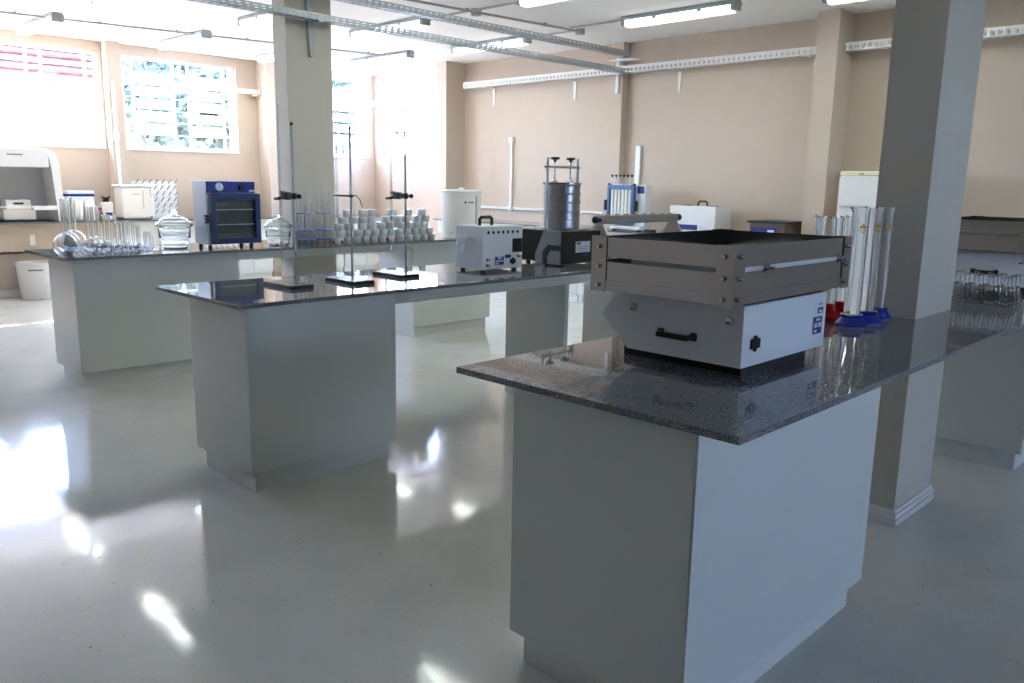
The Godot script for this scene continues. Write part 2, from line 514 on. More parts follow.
func build_services() -> void:
	# white trays on the right wall, interrupted by the deep pilaster
	for a in [[-8.92, -3.76, "long white perforated cable tray running along the right wall to the corner pilaster", [-8.51, -7.05, -5.50, -3.90]], [-3.54, 3.4, "white perforated cable tray on the right wall behind the front column", [-2.45, -0.9, 0.8, 2.4]]]:
		var t := thing("wall_cable_tray", a[2], "cable tray", Vector3(8.08, 2.69, a[1]), PI / 2)
		obj("channel", tray_mesh(a[1] - a[0], 0.08, 0.08), M.window_frame, t)
		for z in a[3]:
			var b := obj("bracket", bracket_mesh(0.19, 0.24), M.window_frame, t)
			b.transform = Transform3D(Basis(Vector3.UP, PI), Vector3(a[1] - z, 0, 0.165))
	# far wall trays in front of the windows
	for a in [[4.10, 6.18, "white duct crossing in front of the second far window"], [6.41, 8.2, "white duct crossing the far window beside the room corner"]]:
		var t := thing("wall_duct", a[2], "duct", Vector3(a[0], 2.585, WZ + 0.10))
		obj("channel", tray_mesh(a[1] - a[0], 0.08, 0.06), M.window_frame, t)
		for f in [0.04, a[1] - a[0] - 0.06]:
			boxpart("bracket", t, M.window_frame, f, f + 0.02, -0.02, 0.0, -0.10 + (0.15 if a[0] < 5 and f < 0.1 else 0.0), 0.04)
	var pipe := thing("wall_conduit", "white vertical conduit on the pilaster between the far windows", "conduit", Vector3(4.14, 0.90, WZ + 0.168))
	var st := mb()
	bb(st, -0.018, 0.018, 0.0, 1.685, -0.018, 0.018, 0.004)
	obj("pipe", st, M.window_frame, pipe)
	boxpart("box", pipe, M.window_frame, -0.03, 0.03, 0.95, 1.05, -0.018, 0.026, 0.004)
	# twin zinc trays from the far side over the column to the right wall
	for a in [[2.655, "lower zinc perforated cable tray under the ceiling, crossing the column face"], [2.845, "upper zinc perforated cable tray close under the ceiling"]]:
		var t := thing("hanging_cable_tray", a[1], "cable tray", Vector3(-3.4, a[0], -5.99), 0.0)
		obj("channel", tray_mesh(11.30, 0.10, 0.05, 0.065), M.zinc, t)
		for x in [3.83, 0.2, -2.6]:
			boxpart("hanger", t, M.zinc, x + 3.38, x + 3.43, -0.012, 0.0, -0.09 if x > 3 else -0.06, 0.06)
	var br := thing("tray_bracket", "white tapered bracket on the column below the zinc trays", "bracket", Vector3(3.815, 0, -6.08))
	st = mb()
	prism(st, [Vector2(-0.028, 2.90), Vector2(0.028, 2.90), Vector2(0.028, 2.62), Vector2(0.013, 2.39), Vector2(-0.013, 2.39), Vector2(-0.028, 2.62)], 0.0, 0.028)
	obj("strip", st, M.fixture, br)
	br = thing("tray_bracket", "white bracket on the wall pilaster where the zinc trays end", "bracket", Vector3(8.15, 0, -6.30))
	st = mb()
	bb(st, -0.025, 0.0, 2.48, 2.88, -0.02, 0.02)
	bb(st, -0.16, -0.025, 2.83, 2.842, -0.02, 0.34)
	obj("strip", st, M.window_frame, br)
	# conduits on the ceiling
	var A0 := Vector3(1.6, 3.035, -10.15); var A1 := Vector3(7.10, 3.035, -9.22)
	conduit("thin grey ceiling conduit feeding the lamps beside the far windows", A0, A1, [[3.1, -9.95], [4.56, -9.70], [6.98, -9.24]])
	var B0 := Vector3(0.0, 3.035, -6.66); var B1 := Vector3(7.20, 3.035, -6.11)
	conduit("grey ceiling conduit with junction boxes running toward the right wall", B0, B1, [[3.06, -6.43], [4.45, -6.32], [5.77, -6.22], [7.20, -6.11]])
	for a in [[5.72, -6.18, -5.45], [5.70, -6.88, -6.26], [7.16, -6.83, -6.15], [7.0, -6.07, -5.33], [4.47, -7.1, -6.36], [3.06, -7.1, -6.47], [4.35, -6.28, -5.42]]:
		var c := mb()
		rod(c, Vector3(a[0], 3.04, a[1]), Vector3(a[0], 3.04, a[2]), 0.011, 8)
		var o := obj("conduit_branch", c, M.pipe_grey)
		tag(o, "short grey conduit linking a junction box to a ceiling lamp", "conduit", "short conduit branches on the ceiling")
	# luminaires
	var near_tray := "white fluorescent lamp with grey housing on the ceiling between the conduits"
	for f in [[3.10, -10.95, "fluorescent ceiling lamp above the fume hood at the far windows"], [4.58, -10.70, "fluorescent ceiling lamp in front of the second far window"], [5.95, -10.72, "fluorescent ceiling lamp at the far pilaster, partly behind the column"], [6.98, -10.02, "fluorescent ceiling lamp near the room corner windows"],
			[3.06, -8.45, "fluorescent ceiling lamp between conduit lines left of the column"], [4.49, -8.42, "fluorescent ceiling lamp just behind the column, seen beside the zinc tray"], [5.65, -8.10, "fluorescent ceiling lamp above the two zinc trays right of the column"], [7.10, -8.05, "fluorescent ceiling lamp beyond the zinc trays close to the right wall"],
			[2.95, -5.45, near_tray], [4.35, -5.42, near_tray], [5.60, -5.46, "fluorescent ceiling lamp fed from the junction box in mid ceiling"], [6.98, -5.35, "long fluorescent ceiling lamp beside the right wall near the trays' end"],
			[4.4, -3.2, near_tray], [5.8, -3.2, near_tray], [7.19, -3.38, "fluorescent ceiling lamp in front of the deep wall pilaster"]]:
		luminaire(f[0], f[1], f[2], near_tray if f[2] == near_tray else "")

func conduit(label: String, a: Vector3, b: Vector3, boxes: Array) -> void:
	var t := thing("ceiling_conduit", label, "conduit", Vector3(a.x, a.y, a.z))
	var st := mb()
	rod(st, Vector3.ZERO, b - a, 0.0125, 8)
	obj("pipe", st, M.pipe_grey, t)
	for i in 7:
		var p := (b - a) * ((i + 0.5) / 7.0)
		var clip := mb()
		bx(clip, p + Vector3(0, 0.004, 0), Vector3(0.02, 0.036, 0.034))
		obj("clip", clip, M.pipe_grey, t)
	for j in boxes:
		var bm := mb()
		lathe(bm, [Vector2(0, -0.03), Vector2(0.05, -0.03), Vector2(0.052, -0.02), Vector2(0.052, 0.025), Vector2(0, 0.025)], 14, Transform3D(Basis.IDENTITY, Vector3(j[0] - a.x, 0, j[1] - a.z)))
		obj("junction_box", bm, M.pipe_grey, t)

func luminaire(x: float, z0: float, label: String, group := "") -> void:
	var l := 1.27
	var t := thing("ceiling_lamp", label, "lamp", Vector3(x, CEIL, z0 + l / 2), 0.0, "fluorescent lamps in rows" if group != "" else "")
	var st := mb()
	prism(st, [Vector2(-0.045, 0), Vector2(0.045, 0), Vector2(0.063, -0.026), Vector2(0.063, -0.044), Vector2(-0.063, -0.044), Vector2(-0.063, -0.026)], -l / 2, l / 2)
	obj("housing", st, M.fixture, t)
	st = mb()
	prism(st, [Vector2(-0.060, -0.044), Vector2(0.060, -0.044), Vector2(0.056, -0.085), Vector2(0.036, -0.104), Vector2(-0.036, -0.104), Vector2(-0.056, -0.085)], -l / 2 + 0.05, l / 2 - 0.05)
	obj("diffuser", st, M.tube, t)
	for s in [-1.0, 1.0]:
		boxpart("end_cap", t, M.fixture, -0.058, 0.058, -0.09, -0.044, s * (l / 2 - 0.05), s * (l / 2), 0.006)
		for c in 2:
			boxpart("clip", t, M.fixture, s * 0.059, s * 0.070, -0.066, -0.038, -0.25 + 0.5 * c, -0.21 + 0.5 * c)
	var a := AreaLight3D.new()
	a.name = "lamp_light"
	a.area_size = Vector2(0.10, l - 0.12)
	a.light_color = Color(0.97, 1.0, 0.96)
	a.light_energy = LAMP
	a.area_range = 20.0
	a.shadow_enabled = true
	t.add_child(a, true)
	a.position = Vector3(0, -0.112, 0)
	a.rotation.x = -PI / 2

# ---------------------------------------------------------------- benches
func worktop(label: String, x0: float, x1: float, z0: float, z1: float, az0: float, az1: float, hole: Array, under: String, cab_end: float) -> void:
	# z0 far edge, z1 near edge; az: planes of the aprons
	var t := thing("granite_worktop", label, "worktop", Vector3((x0 + x1) / 2, 0, (z0 + z1) / 2))
	var ox := (x0 + x1) / 2
	var oz := (z0 + z1) / 2
	var st := mb()
	if hole.is_empty():
		bb(st, x0 - ox, x1 - ox, T - TH, T, z0 - oz, z1 - oz, 0.0025)
	else:
		var e := 0.003
		bb(st, x0 - ox, hole[0] - e - ox, T - TH, T, z0 - oz, z1 - oz)
		bb(st, hole[1] + e - ox, x1 - ox, T - TH, T, z0 - oz, z1 - oz)
		bb(st, hole[0] - e - ox, hole[1] + e - ox, T - TH, T, z0 - oz, hole[2] - e - oz)
		bb(st, hole[0] - e - ox, hole[1] + e - ox, T - TH, T, hole[3] + e - oz, z1 - oz)
	obj("slab", st, M.granite, t)
	var ap0 := cab_end + 0.001
	for zz in [[az1 - 0.019, az1], [az0, az0 + 0.019]]:
		var ap := thing("bench_apron", ("white laminate apron board below the near edge of the " if zz[0] == az1 - 0.019 else "hidden white apron board below the rear edge of the ") + under, "apron board", Vector3((ap0 + 4.69) / 2, 0.808, (zz[0] + zz[1]) / 2), 0.0, "apron boards under the granite worktops")
		var al := (4.69 - ap0) / 2
		boxpart("board", ap, M.laminate, -al, al, 0.0, T - TH - 0.808, -0.0095, 0.0095)

# laminate cabinet carcass on a recessed plinth; seam shows between end panel and front
func cabinet(label: String, x0: float, x1: float, z0: float, z1: float, ins := 0.031, doors := 0, group := "") -> Node3D:
	var cx := (x0 + x1) / 2
	var cz := (z0 + z1) / 2
	var hx := (x1 - x0) / 2
	var hz := (z1 - z0) / 2
	var t := thing("bench_cabinet", label, "cabinet", Vector3(cx, 0, cz), 0.0, group)
	boxpart("plinth", t, M.plinth, -hx + ins, hx - ins, 0, 0.101, -hz + ins, hz - ins)
	boxpart("body", t, M.laminate, -hx + 0.0195, hx, 0.101, T - TH, -hz + 0.003, hz - 0.0065)
	boxpart("end_panel", t, M.laminate, -hx, -hx + 0.018, 0.101, T - TH, -hz, hz - 0.0065, 0.001)
	if doors == 0:
		boxpart("front_panel", t, M.laminate, -hx, hx, 0.101, T - TH, hz - 0.005, hz, 0.001)
	else:
		for i in doors:
			var w := 2.0 * hx / doors
			boxpart("door", t, M.laminate, -hx + i * w + 0.0015, -hx + (i + 1) * w - 0.0015, 0.103, T - TH - 0.003, hz - 0.005, hz, 0.001)
	return t

func build_benches() -> void:
	worktop("speckled grey granite worktop under the steel-framed shaker, cut around the front column", 1.5534, 5.75, -1.7466, -0.8375, -1.5934, -0.9851, [3.56, 4.0, -1.375, -1.17], "shaker bench", 2.7474)
	worktop("granite worktop carrying the burette stands and sieve shaker", 1.6344, 5.75, -4.0444, -3.2137, -3.8924, -3.3326, [], "burette bench", 2.5485)
	worktop("granite worktop carrying volumetric flasks, oven and stacked tins", 1.7467, 5.75, -6.53, -5.7208, -6.40, -5.8679, [3.60, 4.02, -6.27, -6.08], "volumetric flask bench", 3.0115)
	cabinet("white laminate cabinet under the steel-framed shaker bench end", 1.6358, 2.7474, -1.5934, -0.9851)
	cabinet("white laminate cabinet beyond the front column under the flasks", 4.7175, 5.70, -1.5934, -0.9686)
	cabinet("white laminate cabinet at the burette bench end", 1.7317, 2.5485, -3.8924, -3.3326)
	cabinet("white laminate cabinet under the far end of the burette bench", 4.72, 5.66, -3.8924, -3.3326)
	cabinet("white laminate cabinet under the volumetric flasks", 1.8454, 3.0115, -6.3731, -5.8679)
	cabinet("white laminate cabinet under the tins and white tank", 4.6919, 5.66, -6.3731, -5.8679)
	var leg := thing("bench_leg_panel", "white laminate upright panel under the middle of the burette bench", "panel", Vector3(3.902, 0, -3.6125))
	boxpart("board", leg, M.laminate, -0.0185, 0.0185, 0.02, 0.8075, -0.2580, 0.2580, 0.001)
	boxpart("edge_strip", leg, M.laminate_edge, -0.0185, 0.0185, 0.02, 0.806, 0.2585, 0.2605)
	boxpart("foot_rail", leg, M.plinth, -0.015, 0.015, 0.0, 0.02, -0.24, 0.24)
	# bench along the right wall
	var t := thing("granite_worktop", "granite worktop along the right wall between two pilasters", "worktop", Vector3(7.9, 0, -6.4))
	var st := mb()
	for q in [[-2.63, -0.065, 0.345], [-0.065, 0.17, 0.246], [0.17, 2.63, 0.345]]:
		bb(st, -0.32, q[2], T - TH, T, q[0], q[1])
	obj("slab", st, M.granite, t)
	var z := -9.0
	for i in 6:
		wall_cabinet(Vector3(7.64, 0, z + 0.43), 0.86, 0.49, PI / 2, "white two-door laminate cabinet under the right wall worktop", "white cabinets along the right wall")
		z += 0.865
	# bench along the far wall: masonry on the left, cabinets on the right
	t = thing("granite_worktop", "granite worktop along the far wall below the windows", "worktop", Vector3(2.4, 0, -10.98))
	st = mb()
	for q in [[-3.45, 4.085, -11.295], [4.085, 4.265, -11.145], [4.265, 6.185, -11.295], [6.185, 6.405, -10.985], [6.405, 8.24, -11.295]]:
		bb(st, q[0] - 2.4, q[1] - 2.4, T - 0.045, T - 0.025, q[2] + 10.98, 0.29)
	obj("slab", st, M.granite, t)
	t = thing("masonry_bench_base", "beige masonry base of the far bench with an open joint below its upper part", "bench base", Vector3(0.25, 0, -11.0))
	boxpart("upper_front", t, M.wall, -3.7, 3.72, 0.535, 0.853, -0.14, 0.20)
	boxpart("recess_back", t, M.wall, -3.7, 3.72, 0.0, 0.535, -0.14, -0.05)
	boxpart("lower_front", t, M.wall, -3.7, 3.72, 0.0, 0.505, -0.05, 0.10)
	boxpart("socket", t, M.window_frame, 2.70, 2.76, 0.60, 0.72, 0.20, 0.212, 0.004)
	for a in [[4.02, "cream fronted cabinet under the far worktop beside the pegboard", 0.75], [4.78, "white cabinet under the far worktop behind the oven", 0.62], [5.42, "white cabinet under the far worktop left of the beige pilaster", 0.62], [6.44, "white cabinet under the far worktop right of the beige pilaster", 0.8], [7.26, "white cabinet under the far worktop in the room corner", 0.8]]:
		wall_cabinet(Vector3(a[0] + a[2] / 2, 0, -10.74), a[2], 0.36, PI, a[1], "", 0.853)

# local: front at z=0 facing -z, body to +z; placed by front centre
func wall_cabinet(at: Vector3, w: float, depth: float, turn: float, label: String, group: String, top := 0.882) -> Node3D:
	var t := thing("wall_cabinet", label, "cabinet", at, turn, group)
	boxpart("plinth", t, M.plinth, -w / 2 + 0.005, w / 2 - 0.005, 0, 0.10, 0.03, depth)
	boxpart("body", t, M.laminate, -w / 2, w / 2, 0.10, top, 0.019, depth)
	for i in 2:
		var x0 := -w / 2 + i * w / 2
		var d := boxpart("door", t, M.laminate, x0 + 0.002, x0 + w / 2 - 0.002, 0.102, top - 0.004, 0.0, 0.018, 0.001)
		var hm := mb()
		var hx := x0 + (w / 2 - 0.05 if i == 0 else 0.05)
		rod(hm, Vector3(hx, 0.55, -0.02), Vector3(hx, 0.67, -0.02), 0.005, 8)
		rod(hm, Vector3(hx, 0.56, -0.02), Vector3(hx, 0.56, 0.0), 0.004, 8)
		rod(hm, Vector3(hx, 0.66, -0.02), Vector3(hx, 0.66, 0.0), 0.004, 8)
		obj("handle", hm, M.steel_bright, d)
	return t

# ---------------------------------------------------------------- bench top objects
func turned(axis: Vector3, angle: float, at: Vector3) -> Transform3D:
	return Transform3D(Basis(axis, angle), at)

# vibrating shaker: white body with a pointed rear, stainless tray frame on top. Local origin below the near left corner of the body; x along the bench, -z away
func shaker(at: Vector3, label: String) -> Node3D:
	var t := thing("vibrating_shaker", label, "shaker", at)
	boxpart("base_block", t, M.black_matt, 0.06, 0.46, 0.0, 0.034, -0.44, -0.03)
	# body pushed along x: polygon in (-z, y)
	var prof := [Vector2(0.0, 0.034), Vector2(0.385, 0.034), Vector2(0.487, 0.13), Vector2(0.43, 0.206), Vector2(0.0, 0.206)]
	var st := mb()
	prism(st, prof, 0.0, 0.515, Transform3D(Basis(Vector3(0, 0, -1), Vector3(0, 1, 0), Vector3(1, 0, 0)), Vector3.ZERO))
	var body := obj("body", st, M.white_coat, t)
	boxpart("neck_seal", t, M.black_matt, 0.01, 0.505, 0.206, 0.214, -0.42, -0.01)
	# steel frame: corner angles, upper and lower sheets with a slot, folded lip, floor
	var x0 := -0.075; var x1 := 0.65; var z0 := -0.47; var z1 := 0.003
	var y0 := 0.214; var y1 := 0.372; var ya := 0.300; var yb := 0.314
	var w := 0.0022
	for q in [[ya * 0 + y0, ya, "lower_sheet"], [yb, y1, "upper_sheet"]]:
		boxpart(q[2], t, M.steel, x0, x0 + w, q[0], q[1], z0, z1)
		boxpart(q[2], t, M.steel, x1 - w, x1, q[0], q[1], z0, z1)
		boxpart(q[2], t, M.steel, x0 + w, x1 - w, q[0], q[1], z1 - w, z1)
		boxpart(q[2], t, M.steel, x0 + w, x1 - w, q[0], q[1], z0, z0 + w)
	st = mb()
	bb(st, x0 - 0.002, x0, y0, y0 + 0.031, z0 + 0.05, z1 - 0.05)
	bb(st, x0 + 0.05, x1 - 0.05, y0, y0 + 0.031, z1, z1 + 0.002)
	obj("lip", st, M.steel, t)
	boxpart("tray_floor", t, M.charcoal, x0 + w, x1 - w, y0 + 0.004, y0 + 0.009, z0 + w, z1 - w)
	for c in [[x0, z0, -1, -1], [x0, z1, -1, 1], [x1, z0, 1, -1], [x1, z1, 1, 1]]:
		var am := mb()
		var e := 0.0035
		bb(am, c[0], c[0] + c[2] * e, y0 - 0.004, y1 + 0.002, c[1] + c[3] * e, c[1] - c[3] * 0.052)
		bb(am, c[0], c[0] - c[2] * 0.052, y0 - 0.004, y1 + 0.002, c[1], c[1] + c[3] * e)
		var ang := obj("corner_angle", am, M.steel, t)
		for yy in [0.016, 0.072, 0.130]:
			var bm := mb()
			var px: float = c[0] + c[2] * e
			var pz: float = c[1] + c[3] * e
			rod(bm, Vector3(px, y0 + yy, c[1] - c[3] * 0.026), Vector3(px + c[2] * 0.009, y0 + yy, c[1] - c[3] * 0.026), 0.0065, 10, 0.005)
			rod(bm, Vector3(c[0] - c[2] * 0.026, y0 + yy, pz), Vector3(c[0] - c[2] * 0.026, y0 + yy, pz + c[3] * 0.009), 0.0065, 10, 0.005)
			obj("bolt", bm, M.steel_bright, ang)
	# clamping rail seen through the slot with its wing bolts
	boxpart("clamp_rail", t, M.alum, x0 + 0.06, x1 - 0.06, ya + 0.001, yb - 0.001, z1 - 0.02, z1 - 0.003)
	boxpart("clamp_rail", t, M.grey_coat, x0 + 0.002, x0 + 0.02, ya + 0.001, yb - 0.001, z0 + 0.14, z1 - 0.02)
	for x in [0.098, 0.57]:
		var bm := mb()
		lathe(bm, [Vector2(0, 0), Vector2(0.014, 0), Vector2(0.014, 0.003), Vector2(0.009, 0.003), Vector2(0.009, 0.012), Vector2(0.004, 0.012), Vector2(0.004, 0.026), Vector2(0, 0.026)], 12, turned(Vector3.RIGHT, PI / 2, Vector3(x, 0.307, z1)))
		obj("clamp_bolt", bm, M.steel_bright, t)
	# handle, bolts and prints on the left face (x = 0) and the near face (z = 0)
	st = mb()
	tube(st, [Vector3(0, 0.104, -0.262), Vector3(-0.030, 0.100, -0.254), Vector3(-0.030, 0.100, -0.158), Vector3(0, 0.104, -0.150)], 0.0085, 10)
	for z in [-0.262, -0.150]:
		bx(st, Vector3(-0.006, 0.102, z), Vector3(0.012, 0.024, 0.022), 0.004)
	obj("handle", st, M.black, t)
	for z in [-0.365, -0.039]:
		var bm := mb()
		lathe(bm, [Vector2(0, 0), Vector2(0.013, 0), Vector2(0.013, 0.004), Vector2(0.009, 0.014), Vector2(0, 0.016)], 14, turned(Vector3.BACK, PI / 2, Vector3(0, 0.163, z)))
		obj("bolt", bm, M.steel_bright, body)
	st = mb()
	bx(st, Vector3(0.067, 0.097, 0.004), Vector3(0.050, 0.030, 0.008), 0.003)
	bx(st, Vector3(0.067, 0.097, 0.004), Vector3(0.016, 0.046, 0.007), 0.003)
	obj("power_socket", st, M.black, t)
	# a ghost-white and blue type plate
	boxpart("rating_plate", t, M.blue_label, 0.458, 0.494, 0.142, 0.160, 0.0, 0.0012)
	boxpart("plate_print", t, M.silver_print, 0.464, 0.488, 0.145, 0.152, 0.0012, 0.0016)
	boxpart("info_plate", t, M.blue_label, 0.433, 0.492, 0.078, 0.132, 0.0, 0.0012)
	for q in [[0.447, 0.478, 0.119, 0.127], [0.439, 0.460, 0.098, 0.113], [0.466, 0.487, 0.098, 0.113], [0.439, 0.459, 0.083, 0.091]]:
		boxpart("plate_print", t, M.silver_print, q[0], q[1], q[2], q[3], 0.0012, 0.0016)
	boxpart("plate_print", t, M.grey_coat, 0.464, 0.486, 0.168, 0.174, 0.0, 0.0010)
	return t

func cylinder_glass(at: Vector3, h: float, r: float, base_mat: Material, label: String, group: String, gold: bool) -> Node3D:
	var t := thing("measuring_cylinder", label, "cylinder", at, 0.0, group)
	var st := mb()
	if gold:
		lathe(st, [Vector2(0, 0), Vector2(r * 1.9, 0), Vector2(r * 1.94, 0.008), Vector2(r * 1.75, 0.016), Vector2(r * 1.35, 0.032), Vector2(r * 1.45, 0.040), Vector2(r * 1.4, 0.044), Vector2(r * 1.02, 0.044), Vector2(r * 1.02, 0.02), Vector2(0, 0.02)], 12, Transform3D.IDENTITY, 0.9)
	else:
		lathe(st, [Vector2(0, 0), Vector2(r * 1.9, 0), Vector2(r * 1.95, 0.012), Vector2(r * 1.5, 0.034), Vector2(r * 1.5, 0.046), Vector2(r * 1.2, 0.046), Vector2(r * 1.2, 0.068), Vector2(r * 1.03, 0.068), Vector2(r * 1.03, 0.02), Vector2(0, 0.02)], 8, Transform3D.IDENTITY, 0.95)
	obj("foot", st, base_mat, t)
	st = mb()
	lathe(st, [Vector2(0, 0.022), Vector2(r * 0.9, 0.022), Vector2(r, 0.03), Vector2(r, h - 0.012), Vector2(r * 1.12, h), Vector2(r * 1.03, h), Vector2(r * 0.91, h - 0.012), Vector2(r * 0.91, 0.034), Vector2(0, 0.030)], 24)
	prism(st, [Vector2(r * 0.95, h), Vector2(r * 1.5, h + 0.004), Vector2(r * 1.05, h - 0.016)], -0.006, 0.006, Transform3D(Basis(Vector3.UP, 2.6), Vector3.ZERO))
	obj("tube", st, M.tube_glass, t)
	# printed scale, on the side facing the room
	var face := Basis(Vector3.UP, -0.15)
	st = mb()
	var n := 24
	for i in n:
		var y := 0.07 + (h - 0.14) * i / n
		var half := 0.35 if i % 5 == 0 else 0.2
		for k in 3:
			var a0 := PI / 2 - half + 2 * half * k / 3.0 - 0.5
			var a1 := PI / 2 - half + 2 * half * (k + 1) / 3.0 - 0.5
			var rr := r + 0.0004
			quad(st, face * Vector3(cos(a0) * rr, y, sin(a0) * rr), face * Vector3(cos(a1) * rr, y, sin(a1) * rr), face * Vector3(cos(a1) * rr, y + 0.0012, sin(a1) * rr), face * Vector3(cos(a0) * rr, y + 0.0012, sin(a0) * rr), face * Vector3(cos(a0), 0, sin(a0)))
	obj("scale_marks", st, M.amber_print, t)
	if gold:
		st = mb()
		var em := Transform3D(Basis(Vector3.UP, -0.75), Vector3.ZERO)
		prism(st, [Vector2(-0.014, 0), Vector2(0.014, 0), Vector2(0.010, 0.008), Vector2(0.002, 0.010), Vector2(0, 0.019), Vector2(-0.006, 0.012), Vector2(-0.012, 0.008)], r * 0.92, r + 0.001, em * Transform3D(Basis.IDENTITY, Vector3(0, h - 0.075, 0)))
		for j in 2:
			bx(st, Vector3(0, h - 0.084 - 0.007 * j, r - 0.001), Vector3(0.022 - 0.006 * j, 0.003, 0.003), 0.0, em)
		obj("emblem", st, M.gold, t)
	return t

func erlenmeyer() -> Node3D:
	var t := thing("conical_flask", "small clear glass conical flask standing in the block of flasks on the granite bench", "flask", Vector3.ZERO, 0.0, "conical flasks behind the front column")
	var st := mb()
	lathe(st, [Vector2(0, 0.001), Vector2(0.023, 0.001), Vector2(0.0270, 0.004), Vector2(0.0272, 0.009), Vector2(0.0105, 0.088), Vector2(0.0098, 0.106), Vector2(0.0098, 0.128), Vector2(0.0125, 0.133), Vector2(0.0105, 0.133), Vector2(0.0080, 0.128), Vector2(0.0080, 0.106), Vector2(0.0088, 0.090), Vector2(0.0250, 0.0105), Vector2(0.022, 0.0045), Vector2(0, 0.0035)], 18)
	lathe(st, [Vector2(0.0125, 0.130), Vector2(0.0138, 0.1325), Vector2(0.0125, 0.135), Vector2(0.0105, 0.135)], 18)
	obj("vessel", st, M.flask_glass, t)
	return t

func volumetric(h: float, r: float, label: String, group: String) -> Node3D:
	var t := thing("volumetric_flask", label, "flask", Vector3.ZERO, 0.0, group)
	var st := mb()
	var p := [Vector2(0, 0.004), Vector2(r * 0.55, 0.001)]
	for i in 13:
		var a := -0.92 + (0.92 + 1.42) * i / 12.0
		p.append(Vector2(cos(a) * r, r * 0.82 + sin(a) * r * (1.0 if a < 0 else 1.12)))
	var nr := r * 0.15 + 0.004
	p.append(Vector2(nr, r * 2.2))
	p.append(Vector2(nr, h - 0.012))
	p.append(Vector2(nr * 1.25, h - 0.004))
	p.append(Vector2(nr * 1.3, h))
	lathe(st, p, 24)
	# inner wall, walked downwards so that it faces inwards
	var q := []
	for i in range(p.size() - 1, 0, -1):
		q.append(Vector2(maxf(p[i].x - 0.0022, 0.0), p[i].y if i > 4 else p[i].y + 0.0022))
	q.append(Vector2(0, 0.0065))
	lathe(st, q, 24)
	lathe(st, [p[p.size() - 1], q[0]], 24)
	var v := obj("vessel", st, M.flask_glass, t)
	st = mb()
	lathe(st, [Vector2(nr * 1.2, h - 0.006), Vector2(nr * 1.55, h - 0.003), Vector2(nr * 1.55, h + 0.001), Vector2(nr * 1.1, h + 0.002)], 16)
	lathe(st, [Vector2(nr + 0.0006, h * 0.72), Vector2(nr + 0.0012, h * 0.72 + 0.001), Vector2(nr + 0.0006, h * 0.72 + 0.002)], 16)
	obj("rim", st, M.thick_glass, v)
	return t

func desiccator(at: Vector3, k: float, label: String) -> void:
	var t := thing("desiccator", label, "desiccator", at)
	var st := mb()
	lathe(st, [Vector2(0, 0.003), Vector2(0.085 * k, 0.0), Vector2(0.098 * k, 0.012 * k), Vector2(0.108 * k, 0.065 * k), Vector2(0.103 * k, 0.072 * k), Vector2(0.118 * k, 0.085 * k), Vector2(0.122 * k, 0.165 * k), Vector2(0.140 * k, 0.175 * k), Vector2(0.140 * k, 0.183 * k), Vector2(0.118 * k, 0.183 * k), Vector2(0.114 * k, 0.088 * k), Vector2(0.099 * k, 0.074 * k), Vector2(0.104 * k, 0.064 * k), Vector2(0.094 * k, 0.015 * k), Vector2(0.083 * k, 0.006), Vector2(0, 0.007)], 32)
	obj("bowl", st, M.solid_glass, t)
	st = mb()
	lathe(st, [Vector2(0.143 * k, 0.184 * k), Vector2(0.144 * k, 0.194 * k), Vector2(0.122 * k, 0.205 * k), Vector2(0.095 * k, 0.232 * k), Vector2(0.055 * k, 0.252 * k), Vector2(0.022 * k, 0.262 * k), Vector2(0.0, 0.264 * k), Vector2(0.0, 0.257 * k), Vector2(0.055 * k, 0.247 * k), Vector2(0.092 * k, 0.228 * k), Vector2(0.118 * k, 0.200 * k), Vector2(0.120 * k, 0.184 * k), Vector2(0.143 * k, 0.184 * k)], 32)
	var lid := obj("lid", st, M.solid_glass, t)
	st = mb()
	lathe(st, [Vector2(0, 0.265 * k), Vector2(0.016 * k, 0.265 * k), Vector2(0.016 * k, 0.275 * k), Vector2(0.027 * k, 0.287 * k), Vector2(0.022 * k, 0.302 * k), Vector2(0, 0.306 * k)], 18)
	obj("knob", st, M.solid_glass, lid)

